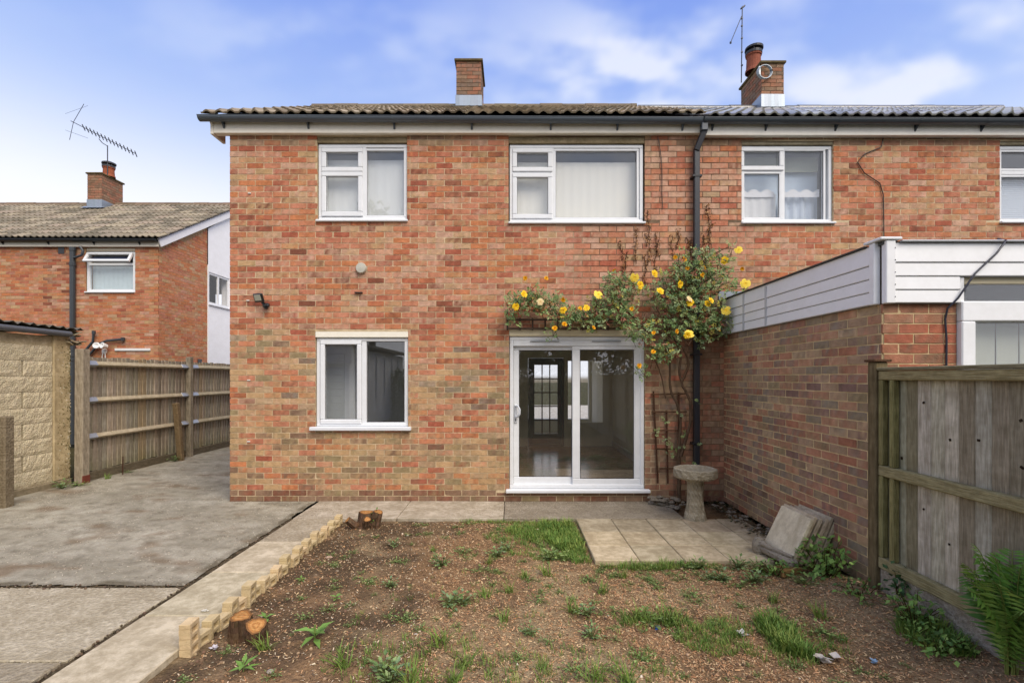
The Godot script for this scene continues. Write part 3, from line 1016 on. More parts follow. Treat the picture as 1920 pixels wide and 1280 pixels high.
func brick_house() -> void:
	var h := thing("brick_house", "two-storey orange brick house with white patio door and brown tiled roof", "house")
	var t := Transform3D(Basis(), Vector3(-3.69, 0, 0))
	var W := 6.075
	var holes := [[1.14, 2.318, 3.665, 4.762], [3.645, 5.428, 3.636, 4.762], [1.115, 2.332, 0.972, 2.217], [3.652, 5.43, 0.112, 2.237]]
	var wall := part("wall", h)
	var mb := MB.new()
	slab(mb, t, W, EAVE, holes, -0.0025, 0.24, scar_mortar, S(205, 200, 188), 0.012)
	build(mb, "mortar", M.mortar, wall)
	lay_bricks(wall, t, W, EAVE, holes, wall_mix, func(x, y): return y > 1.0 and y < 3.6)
	# gable side wall, seen from a step to the side
	var side := Transform3D(Basis(Vector3(0, 0, 1), Vector3(0, 1, 0), Vector3(-1, 0, 0)), Vector3(-3.69, 0, -6.8))
	var gable := part("gable_wall", h)
	var gm := MB.new()
	slab(gm, side, 6.79, EAVE, [], -0.0025, 0.24, mortar_col, S(205, 200, 188))
	for e in [[-0.007, -1.0]]:
		gm.tri(Vector3(-3.683, EAVE, -0.01), Vector3(-3.683, EAVE, -6.8), Vector3(-3.683, 6.95, -3.4), Vector3(-1, 0, 0), PAL.salmon, PAL.salmon, PAL.orange)
	build(gm, "mortar", M.mortar, gable)
	lay_bricks(gable, side, 6.78, EAVE, [], func(x, y): return MIX_WALL if y > 0.3 else MIX_BASE, null, 0.06, 2)
	# roof, eaves
	tiled_roof(h, -3.95, 2.46, 0.18, 4.957, -3.3, 6.965, [S(164, 152, 132), S(146, 134, 116), S(180, 166, 144)], M.tile, S(136, 124, 106))
	var white := S(238, 232, 218)
	plain_box(h, "fascia", Vector3(-3.86, 4.775, 0.045), Vector3(2.47, 4.955, 0.072), white, M.paint, 0.003)
	plain_box(h, "soffit", Vector3(-3.86, 4.778, -0.02), Vector3(2.47, 4.79, 0.044), white, M.paint)
	var be := MB.new()
	be.box(Vector3(-3.9, 4.76, -0.2), Vector3(-3.862, 4.96, 0.075), white, 0.004)
	be.boxt(Transform3D(Basis(Vector3(1, 0, 0), 0.5228), Vector3(-3.88, 5.86, -1.6)), Vector3(0.03, 0.2, 3.9), white, 0.004)
	build(be, "bargeboard", M.paint, h)
	gutter(h, -4.0, 2.43, 4.948, 4.915, 0.135, S(84, 92, 102), [-3.72, -2.63, -1.52, -0.52, 0.5, 1.36, 2.2])
	var dp := MB.new()
	var bl := S(30, 32, 36)
	dp.boxt(Transform3D(Basis(), Vector3(2.46, 4.83, 0.125)), Vector3(0.08, 0.12, 0.08), S(70, 78, 88), 0.006)
	dp.boxt(Transform3D(Basis(Vector3(0, 0, 1), -0.37) * Basis(Vector3(1, 0, 0), 0.12), Vector3(2.425, 4.665, 0.095)), Vector3(0.07, 0.27, 0.07), bl, 0.006)
	dp.box(Vector3(2.352, 0.04, 0.03), Vector3(2.422, 4.56, 0.1), S(44, 48, 54), 0.007)
	build(dp, "downpipe", M.black_plastic, h)
	for y in [4.2, 2.95, 1.9, 0.75]:
		plain_box(h, "pipe_clip", Vector3(2.325, y, 0.004), Vector3(2.449, y + 0.03, 0.106), S(34, 36, 40), M.black_plastic, 0.004)
	# chimney on the ridge
	var ch := chimney(h, -1.08, -0.6, -3.85, -3.05, 6.5, 7.74, [["grey", 30], ["rust", 25], ["brown", 30], ["umber", 15]], S(120, 108, 92))
	lead_skirt(ch, -1.08, -0.6, -3.85, -3.05, 6.86, 7.08)
	# windows and patio door
	var z := -0.03
	var w1 := window(h, "window", [-2.544, -1.378, 3.676, 4.679], [[-2.442, -2.02, 4.373, 4.570, true], [-2.442, -2.02, 3.789, 4.255, true], [-1.910, -1.420, 3.745, 4.596, false]], z, [[-1.965, -1.918, 3.71, 4.64], [-2.5, -1.96, 4.31, 4.325]])
	blind(w1, "net_blind", -2.52, -1.4, 3.62, 4.53, -0.17, S(218, 222, 222), 0.0015, M.fabric)
	var w2 := window(h, "window", [-0.031, 1.723, 3.648, 4.672], [[0.063, 0.473, 4.373, 4.565, true], [0.063, 0.473, 3.756, 4.240, true], [0.573, 1.641, 3.717, 4.594, false]], z, [[0.508, 0.55, 3.69, 4.63], [0.0, 0.51, 4.30, 4.315]])
	blind(w2, "net_blind", 0.0, 1.7, 3.6, 4.5, -0.17, S(230, 230, 222), 0.0015, M.fabric)
	var w3 := window(h, "window", [-2.569, -1.363, 0.976, 2.136], [[-2.46, -2.035, 1.066, 2.050, true], [-1.915, -1.412, 1.026, 2.092, false]], z, [[-1.975, -1.93, 1.02, 2.09]], false)
	plain_box(w3, "sill", Vector3(-2.632, 0.925, -0.1), Vector3(-1.315, 0.974, 0.06), S(222, 226, 232), M.white_plastic, 0.008)
	var cream := S(236, 231, 216)
	lintel(h, -2.548, -1.374, 4.684, 4.757, S(150, 136, 108), M.concrete, -0.004)
	lintel(h, -0.042, 1.735, 4.678, 4.757, S(150, 136, 108), M.concrete, -0.004)
	lintel(h, -2.572, -1.36, 2.14, 2.213, cream, M.paint, 0.004)
	lintel(h, -0.035, 1.737, 2.156, 2.233, S(220, 208, 176), M.paint, 0.004)
	var d := part("patio_door", h)
	var wc := S(226, 229, 233)
	var fr := MB.new()
	frame_bars(fr, -0.031, 1.734, 0.163, 2.152, 0.05, -0.13, -0.02, wc)
	fr.box(Vector3(0.02, 2.03, -0.125), Vector3(1.683, 2.101, -0.024), wc, 0.004)
	build(fr, "frame", M.white_plastic, d)
	for s in [[0.0935, 0.7927, 0.303, 1.975, -0.075, 0.02, 0.845], [0.895, 1.603, 0.286, 1.980, -0.035, 0.793, 1.70]]:
		var sm := MB.new()
		var b := 0.066
		sm.box(Vector3(s[5], s[2] - 0.10, s[4] - 0.04), Vector3(s[6], s[2], s[4]), wc, 0.008)
		sm.box(Vector3(s[5], s[3], s[4] - 0.04), Vector3(s[6], s[3] + b, s[4]), wc, 0.008)
		sm.box(Vector3(s[5], s[2], s[4] - 0.04), Vector3(s[0], s[3], s[4]), wc, 0.008)
		sm.box(Vector3(s[1], s[2], s[4] - 0.04), Vector3(s[6], s[3], s[4]), wc, 0.008)
		gasket(sm, s, s[4] - 0.008)
		build(sm, "door_sash", M.white_plastic, d)
		glaze(d, s, s[4] - 0.012)
	for x in [0.24, 1.05]:
		plain_box(d, "trickle_vent", Vector3(x, 2.085, -0.024), Vector3(x + 0.38, 2.096, -0.006), S(150, 154, 158), M.white_plastic, 0.003)
	plain_box(d, "threshold", Vector3(-0.08, 0.117, -0.12), Vector3(1.796, 0.161, 0.07), wc, M.white_plastic, 0.008)
	var hd := MB.new()
	hd.box(Vector3(0.03, 1.02, -0.075), Vector3(0.068, 1.26, -0.055), S(214, 217, 222), 0.005)
	hd.tube([Vector3(0.045, 1.24, -0.06), Vector3(0.075, 1.245, -0.01), Vector3(0.1, 1.2, 0.0), Vector3(0.1, 1.14, 0.0), Vector3(0.075, 1.1, -0.01), Vector3(0.045, 1.1, -0.06)], [0.013], 8, S(205, 210, 218))
	build(hd, "handle", M.white_plastic, d)
	plain_box(d, "keyhole", Vector3(0.043, 1.04, -0.056), Vector3(0.055, 1.07, -0.052), S(40, 40, 44), M.black_plastic)
	# rooms behind the glass
	var r := part("interior", h)
	var cw := S(232, 224, 198)
	var pl: Material = M.plaster
	plain_box(r, "floor", Vector3(-3.44, -0.02, -6.6), Vector3(2.3, 0.165, -0.25), S(178, 154, 122), M.gloss_floor)
	plain_box(r, "ceiling", Vector3(-3.44, 2.42, -6.6), Vector3(2.3, 2.6, -0.25), S(216, 214, 206), pl)
	plain_box(r, "loft_ceiling", Vector3(-3.44, 4.8, -6.6), Vector3(2.3, 4.9, -0.25), S(216, 214, 206), pl)
	plain_box(r, "party_wall", Vector3(2.13, 0.165, -6.6), Vector3(2.32, 4.8, -0.25), cw, pl)
	plain_box(r, "partition", Vector3(-0.75, 0.165, -6.6), Vector3(-0.65, 2.42, -0.25), cw, pl)
	plain_box(r, "upper_partition", Vector3(-0.75, 2.6, -6.6), Vector3(-0.65, 4.8, -0.25), cw, pl)
	plain_box(r, "upper_back_wall", Vector3(-3.44, 2.6, -3.6), Vector3(2.13, 4.8, -3.5), cw, pl)
	var bw := MB.new()
	slab(bw, Transform3D(Basis(), Vector3(-3.44, 0.165, -3.87)), 5.57, 2.25, [[3.78, 4.54, 0.0, 1.86], [4.62, 5.36, 0.5, 1.8]], 0.0, 0.1, func(x, y): return cw, cw)
	build(bw, "back_wall", pl, r)
	var fw := MB.new()
	slab(fw, Transform3D(Basis(), Vector3(-3.69, 0, -6.6)), 6.0, 4.8, [[3.2, 5.75, 0.5, 2.35], [0.8, 2.2, 1.0, 2.2]], 0.0, 0.2, func(x, y): return cw, PAL.salmon)
	build(fw, "front_wall", pl, r)
	plain_box(r, "skirting", Vector3(2.1, 0.166, -3.86), Vector3(2.129, 0.28, -0.26), S(216, 214, 206), M.paint, 0.004)
	plain_box(r, "added_pale_unit", Vector3(-3.4, 0.17, -1.25), Vector3(-2.26, 2.3, -0.62), S(220, 226, 230), M.paint, 0.01)  # added pale unit, lightens the window and stands in for mirrored boards
	for k in 12:
		var um := MB.new()
		um.boxt(Transform3D(Basis(Vector3(1, 0, 0), 0.12), Vector3(-2.75, 0.8 + 0.1 * k, -0.6)), Vector3(0.7, 0.098, 0.014), S(206, 214, 216), 0.003)
		build(um, "mirror_standin_slat", M.paint, r)  # added slats imitating the outbuilding cladding mirrored in the pane
	plain_box(r, "kitchen_fill_wall", Vector3(-3.43, 0.17, -2.2), Vector3(-0.76, 2.41, -2.1), S(226, 228, 226), pl)  # pale wall brought close behind the window to brighten it
	plain_box(r, "added_white_block", Vector3(-1.3, 0.17, -2.09), Vector3(-0.78, 2.2, -0.9), S(236, 238, 238), M.paint, 0.01)  # added white block, brightens the right pane like the mirrored side wall
	var idoor := part("glazed_door", h)
	var brown := S(104, 70, 52)
	var im := MB.new()
	frame_bars(im, 0.345, 1.095, 0.168, 2.02, 0.05, -3.97, -3.86, brown, 0.004)
	im.box(Vector3(0.396, 0.175, -3.95), Vector3(1.044, 0.42, -3.91), brown, 0.004)
	im.box(Vector3(0.396, 1.88, -3.95), Vector3(1.044, 1.969, -3.91), brown, 0.004)
	im.box(Vector3(0.396, 0.42, -3.95), Vector3(0.475, 1.88, -3.91), brown, 0.004)
	im.box(Vector3(0.965, 0.42, -3.95), Vector3(1.044, 1.88, -3.91), brown, 0.004)
	build(im, "door_frame", M.paint, idoor)
	for k in 2:
		var x := 0.475 + 0.163 * (k + 1)
		plain_box(idoor, "glazing_bar", Vector3(x - 0.012, 0.421, -3.945), Vector3(x + 0.012, 1.879, -3.915), brown, M.paint)
	for k in 4:
		var y := 0.42 + 0.292 * (k + 1)
		plain_box(idoor, "glazing_bar", Vector3(0.476, y - 0.012, -3.947), Vector3(0.964, y + 0.012, -3.913), brown, M.paint)
	var pm := MB.new()
	pm.quad(Vector3(0.476, 0.421, -3.93), Vector3(0.964, 0.421, -3.93), Vector3(0.964, 1.879, -3.93), Vector3(0.476, 1.879, -3.93), Vector3(0, 0, 1), Color(1, 1, 1))
	build(pm, "pane", M.frosted, idoor)
	# small fixtures that belong to the wall
	var vent := MB.new()
	vent.boxt(Transform3D(Basis(), Vector3(-1.965, 3.04, 0.004)), Vector3(0.1, 0.1, 0.02), S(140, 136, 126), 0.01)
	var prof := [[0.068, 0.0], [0.07, 0.03], [0.062, 0.048], [0.0, 0.055]]
	var vm := MB.new()
	vm.lathe(Vector3.ZERO, prof, 24, [S(186, 184, 172)])
	put(vm.mesh(), "vent_cover", M.white_plastic, h, Transform3D(Basis(Vector3(1, 0, 0), PI * 0.5), Vector3(-1.965, 3.04, 0.0)))
	plain_box(h, "wall_hook", Vector3(-2.05, 2.715, 0.0), Vector3(-1.95, 2.73, 0.035), S(70, 62, 56), M.metal, 0.003)
	for p in [[-3.45, 2.62], [-3.44, 1.58], [-3.44, 0.78], [-3.43, 4.02]]:
		plain_box(h, "cable_clip", Vector3(p[0] - 0.02, p[1] - 0.008, 0.0), Vector3(p[0] + 0.02, p[1] + 0.008, 0.014), S(210, 208, 200), M.white_plastic, 0.003)

	var cb := MB.new()
	var pts := []
	for k in 12:
		var f := k / 11.0
		pts.append(Vector3(1.9 + 0.02 * sin(f * 5.0) + 0.09 * f, 4.76 - 0.95 * f, 0.014))
	cb.tube(pts, [0.005], 5, S(46, 40, 38))
	build(cb, "aerial_cable", M.black_plastic, h)

# ---------------------------------------------------------------- attached house with its flat-roofed extension
func attached_house() -> void:
	var h := thing("attached_house", "attached brick house with grey tiled roof and white clad flat roofed extension", "house")
	var X0 := 2.385
	var t := Transform3D(Basis(), Vector3(X0, 0, 0))
	var W := 7.2
	var holes := [[0.618, 1.822, 3.642, 4.705], [3.995, 5.215, 3.642, 4.705]]
	var wall := part("wall", h)
	var mb := MB.new()
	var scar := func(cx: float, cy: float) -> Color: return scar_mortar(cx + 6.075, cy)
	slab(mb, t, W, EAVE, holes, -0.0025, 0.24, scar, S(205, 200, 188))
	build(mb, "mortar", M.mortar, wall)
	var cut := holes.duplicate()
	cut.append([0.44, 20.0, -1.0, 2.62])
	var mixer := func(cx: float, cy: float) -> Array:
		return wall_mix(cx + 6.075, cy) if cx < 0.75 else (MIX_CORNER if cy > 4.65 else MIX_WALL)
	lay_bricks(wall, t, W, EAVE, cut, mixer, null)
	tiled_roof(h, 2.5, 9.7, 0.18, 4.93, -3.3, 6.935, [S(178, 180, 180), S(160, 162, 164), S(192, 192, 188)], M.tile_grey, S(116, 118, 120))
	var white := S(240, 236, 226)
	plain_box(h, "fascia", Vector3(2.475, 4.74, 0.05), Vector3(9.6, 4.93, 0.085), white, M.paint, 0.003)
	plain_box(h, "soffit", Vector3(2.475, 4.748, -0.02), Vector3(9.6, 4.76, 0.049), white, M.paint)
	gutter(h, 2.44, 9.6, 4.912, 4.885, 0.145, S(66, 71, 78), [2.58, 3.27, 4.17, 5.2, 6.05, 7.0])
	var ch := chimney(h, 4.84, 5.27, -3.9, -3.05, 6.5, 7.70, [["rust", 26], ["brown", 30], ["umber", 24], ["grey", 20]], S(126, 112, 92))
	lead_skirt(ch, 4.84, 5.27, -3.9, -3.05, 6.84, 7.1)
	cylinder_pot(ch, Vector3(4.86, 7.74, -3.4), 0.14, 0.36, S(160, 96, 76), S(60, 60, 62))
	var coil := MB.new()
	for q in 3:
		var pts := []
		for k in 20:
			var a := TAU * k / 18.0
			pts.append(Vector3(4.86 + 0.13 * cos(a) + 0.01 * q, 7.5 + 0.13 * sin(a), -3.01 + 0.012 * q))
		coil.tube(pts, [0.011], 5, S(150, 160, 168))
	coil.box(Vector3(4.76, 7.42, -3.03), Vector3(4.8, 7.62, -3.0), S(170, 176, 180), 0.005)
	build(coil, "cable_coil", M.metal, ch)
	var z := -0.03
	var w4 := window(h, "window", [3.01, 4.203, 3.648, 4.655], [[3.04, 3.512, 4.388, 4.582, true], [3.047, 3.516, 3.717, 4.294, false], [3.585, 4.096, 3.688, 4.594, false]], z, [[3.53, 3.572, 3.69, 4.61], [3.04, 3.53, 4.318, 4.34]])
	blind(w4, "net_curtain", 3.03, 3.53, 3.6, 4.07, -0.15, S(214, 216, 218), 0.004, M.fabric)
	blind(w4, "pale_fill_sheet", 3.03, 4.18, 3.6, 4.42, -0.3, S(208, 224, 240), 0.0, M.fabric)  # added pale sheet, lightens the room behind the curtains
	blind(w4, "curtain", 3.62, 4.08, 3.6, 4.05, -0.2, S(196, 208, 222), 0.014, M.fabric)
	blind(w4, "roller_blind", 3.05, 4.15, 4.40, 4.60, -0.24, S(170, 176, 160), 0.0, M.fabric)
	for side in [[3.05, 3.5], [3.6, 4.1]]:
		var sm := MB.new()
		var n := 24
		for i in n:
			var a := lerpf(side[0], side[1], float(i) / n)
			var b := lerpf(side[0], side[1], float(i + 1) / n)
			var fa := 4.08 + 0.045 * absf(sin(a * 18.0))
			var fb := 4.08 + 0.045 * absf(sin(b * 18.0))
			sm.quad(Vector3(a, 4.02, -0.13), Vector3(b, 4.02, -0.13), Vector3(b, fb, -0.13), Vector3(a, fa, -0.13), Vector3(0, 0, 1), S(222, 224, 228))
		build(sm, "scalloped_pelmet", M.fabric, w4)
	var w5 := window(h, "window", [6.39, 7.59, 3.655, 4.655], [[6.43, 7.55, 4.36, 4.58, false], [6.43, 7.55, 3.70, 4.25, false]], z, [[6.43, 7.55, 4.28, 4.33]])
	for k in 22:
		plain_box(w5, "blind_slat", Vector3(6.42, 3.66 + 0.027 * k, -0.16), Vector3(7.56, 3.68 + 0.027 * k, -0.135), S(206, 216, 228), M.fabric)
	lintel(h, 3.008, 4.2, 4.66, 4.7, S(170, 160, 136), M.concrete, -0.004)
	lintel(h, 6.385, 7.595, 4.66, 4.7, S(170, 160, 136), M.concrete, -0.004)
	var rm := part("interior", h)
	plain_box(rm, "back_wall", Vector3(2.63, 2.6, -2.2), Vector3(9.5, 4.8, -2.1), S(176, 192, 200), M.plaster)
	plain_box(rm, "floor", Vector3(2.63, 2.45, -6.6), Vector3(9.5, 2.6, -0.25), S(120, 104, 84), M.plaster)
	plain_box(rm, "ceiling", Vector3(2.63, 4.8, -6.6), Vector3(9.5, 4.9, -0.25), S(216, 214, 206), M.plaster)
	plain_box(rm, "party_wall", Vector3(2.5, 0.0, -6.6), Vector3(2.62, 4.8, -0.25), S(196, 190, 170), M.plaster)
	plain_box(rm, "end_wall", Vector3(9.4, 0.0, -6.6), Vector3(9.58, 4.8, -0.25), PAL.salmon, M.brick)
	plain_box(rm, "far_wall", Vector3(2.4, 0.0, -6.9), Vector3(9.58, 4.8, -6.61), PAL.salmon, M.brick)
	plain_box(rm, "room_divider", Vector3(5.3, 2.6, -2.09), Vector3(5.4, 4.8, -0.25), S(196, 190, 170), M.plaster)
	var cb := MB.new()
	cb.tube([Vector3(4.845, 4.74, 0.012), Vector3(4.82, 4.62, 0.014), Vector3(4.6, 4.53, 0.014), Vector3(4.51, 4.42, 0.014), Vector3(4.6, 4.28, 0.014), Vector3(4.8, 4.15, 0.014), Vector3(4.845, 4.0, 0.014), Vector3(4.85, 3.7, 0.014), Vector3(4.855, 3.3, 0.014), Vector3(4.86, 2.62, 0.014)], [0.006], 6, S(34, 30, 30))
	build(cb, "aerial_cable", M.black_plastic, h)

	# extension
	var ex := part("extension", h)
	var XE := 2.769
	var ZE := 2.71
	var HB := 2.166
	var tl := Transform3D(Basis(Vector3(0, 0, 1), Vector3(0, 1, 0), Vector3(-1, 0, 0)), Vector3(XE, 0, 0.0))
	var em := MB.new()
	var emort := func(x: float, y: float) -> Color:
		return S(232, 210, 166) if hn.get_noise_2d(x * 80.0, y * 80.0 + 20.0) > -0.15 else S(214, 190, 148)
	slab(em, tl, 2.70, HB, [], -0.0022, 0.2, emort, S(190, 184, 170))
	var tf := Transform3D(Basis(), Vector3(XE, 0, ZE))
	slab(em, tf, 0.551, HB, [], -0.0022, 0.2, emort, S(190, 184, 170), 0.012)
	build(em, "mortar", M.mortar, ex)
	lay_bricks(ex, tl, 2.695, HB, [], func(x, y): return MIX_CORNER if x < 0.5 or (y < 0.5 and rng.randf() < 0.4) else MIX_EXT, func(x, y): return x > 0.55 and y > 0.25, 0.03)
	lay_bricks(ex, tf, 0.551, HB, [], func(x, y): return [["rust", 40], ["red", 34], ["umber", 16], ["brown", 10]], null, 0.1)
	plain_box(ex, "end_wall", Vector3(4.9, 0, ZE - 0.2), Vector3(9.4, HB, ZE), PAL.rust, M.brick)
	plain_box(ex, "side_wall", Vector3(9.2, 0, 0.01), Vector3(9.4, HB, ZE - 0.21), PAL.rust, M.brick)
	plain_box(ex, "floor", Vector3(XE + 0.2, 0.0, 0.02), Vector3(9.19, 0.1, ZE - 0.21), S(120, 110, 96), M.plaster)
	var white2 := S(238, 240, 243)
	# cladding boards: [bottom, top]
	for b in [[2.17, 2.264], [2.268, 2.364], [2.368, 2.466], [2.47, 2.615]]:
		var cm := MB.new()
		cm.boxt(Transform3D(Basis(Vector3(0, 0, 1), -0.07), Vector3(XE - 0.03, (b[0] + b[1]) * 0.5, 1.32)), Vector3(0.014, b[1] - b[0], 2.62), white2, 0.004)
		cm.box(Vector3(XE - 0.024, b[0] - 0.004, 0.012), Vector3(XE - 0.002, b[0] + 0.012, 2.63), S(150, 152, 156))
		build(cm, "cladding_board", M.white_plastic, ex)
		var full: bool = b[0] > 2.36
		var fm := MB.new()
		var x1 := 9.4 if full else 3.318
		fm.boxt(Transform3D(Basis(Vector3(1, 0, 0), -0.07), Vector3((XE + 0.06 + x1) * 0.5, (b[0] + b[1]) * 0.5, ZE + 0.03)), Vector3(x1 - XE - 0.06, b[1] - b[0], 0.014), white2, 0.004)
		fm.box(Vector3(XE + 0.06, b[0] - 0.004, ZE + 0.002), Vector3(x1, b[0] + 0.012, ZE + 0.024), S(150, 152, 156))
		build(fm, "cladding_board", M.white_plastic, ex)
	for x in [0.62, 1.12]:
		plain_box(ex, "board_joint", Vector3(XE - 0.042, 2.168, x - 0.02), Vector3(XE - 0.036, 2.60, x + 0.02), S(190, 194, 200), M.white_plastic)
	plain_box(ex, "backing", Vector3(XE + 0.001, HB + 0.002, 0.01), Vector3(3.32, 2.6, ZE), S(120, 110, 100), M.wood_h)
	plain_box(ex, "backing", Vector3(3.321, 2.368, ZE - 0.2), Vector3(9.39, 2.6, ZE), S(120, 110, 100), M.wood_h)
	var ct := MB.new()
	ct.box(Vector3(XE - 0.05, 2.165, ZE - 0.075), Vector3(XE - 0.001, 2.63, ZE - 0.018), white2, 0.006)
	ct.box(Vector3(XE - 0.012, 2.165, ZE + 0.001), Vector3(XE + 0.06, 2.63, ZE + 0.052), white2, 0.006)
	ct.box(Vector3(XE - 0.06, 2.632, ZE - 0.12), Vector3(XE + 0.1, 2.652, ZE + 0.062), white2, 0.004)
	build(ct, "corner_trim", M.white_plastic, ex)
	for k in 5:
		plain_box(ex, "screw", Vector3(XE + 0.05, 2.21 + 0.09 * k, ZE + 0.052), Vector3(XE + 0.056, 2.216 + 0.09 * k, ZE + 0.055), S(70, 72, 76), M.metal)
	var et := MB.new()
	et.box(Vector3(XE - 0.055, 2.616, 0.0), Vector3(XE - 0.02, 2.629, ZE - 0.12), S(70, 72, 74), 0.003)
	et.box(Vector3(XE + 0.1, 2.618, ZE + 0.03), Vector3(9.4, 2.63, ZE + 0.06), S(196, 198, 202), 0.003)
	build(et, "roof_trim", M.metal, ex)
	plain_box(ex, "flat_roof", Vector3(XE - 0.02, 2.602, 0.02), Vector3(9.4, 2.626, ZE + 0.03), S(96, 98, 100), M.tile)
	plain_box(ex, "lead_flashing", Vector3(2.70, 2.63, 0.004), Vector3(9.4, 2.74, 0.014), S(150, 158, 170), M.metal)
	# door and top light
	var d := part("door", ex)
	var dm := MB.new()
	var zf := ZE + 0.012
	dm.box(Vector3(3.325, 2.17, zf - 0.07), Vector3(3.36, 2.366, zf + 0.01), white2, 0.004)
	dm.box(Vector3(3.325, 2.033, zf - 0.07), Vector3(4.9, 2.182, zf + 0.03), white2, 0.008)
	dm.box(Vector3(3.325, 0.1, zf - 0.07), Vector3(3.43, 2.032, zf + 0.03), white2, 0.008)
	dm.box(Vector3(4.5, 0.1, zf - 0.07), Vector3(4.9, 2.032, zf + 0.03), white2, 0.008)
	dm.box(Vector3(3.43, 0.1, zf - 0.07), Vector3(4.5, 0.9, zf + 0.02), white2, 0.008)
	build(dm, "door_frame", M.white_plastic, d)
	plain_box(d, "head_strip", Vector3(3.36, 2.318, zf - 0.06), Vector3(4.9, 2.366, zf - 0.01), S(196, 186, 160), M.paint, 0.003)
	glaze(d, [3.36, 4.9, 2.183, 2.317], zf - 0.02)
	glaze(d, [3.431, 4.499, 0.901, 2.032], zf - 0.02)
	for k in 12:
		blind(d, "vertical_blind", 3.44 + 0.09 * k, 3.44 + 0.09 * k + 0.084, 0.9, 2.03, zf - 0.11 + 0.006 * (k % 2), S(176, 180, 168), 0.0, M.fabric)
	var dr := MB.new()
	dr.tube([Vector3(3.66, 2.66, 2.68), Vector3(3.62, 2.62, ZE + 0.07), Vector3(3.56, 2.53, ZE + 0.06), Vector3(3.4, 2.38, ZE + 0.06), Vector3(3.28, 2.2, ZE + 0.055), Vector3(3.235, 2.13, ZE + 0.02), Vector3(3.225, 2.05, ZE + 0.012), Vector3(3.235, 1.9, ZE + 0.012), Vector3(3.23, 1.2, ZE + 0.012), Vector3(3.23, 0.2, ZE + 0.012)], [0.007], 6, S(44, 46, 56))
	build(dr, "loose_cable", M.black_plastic, ex)

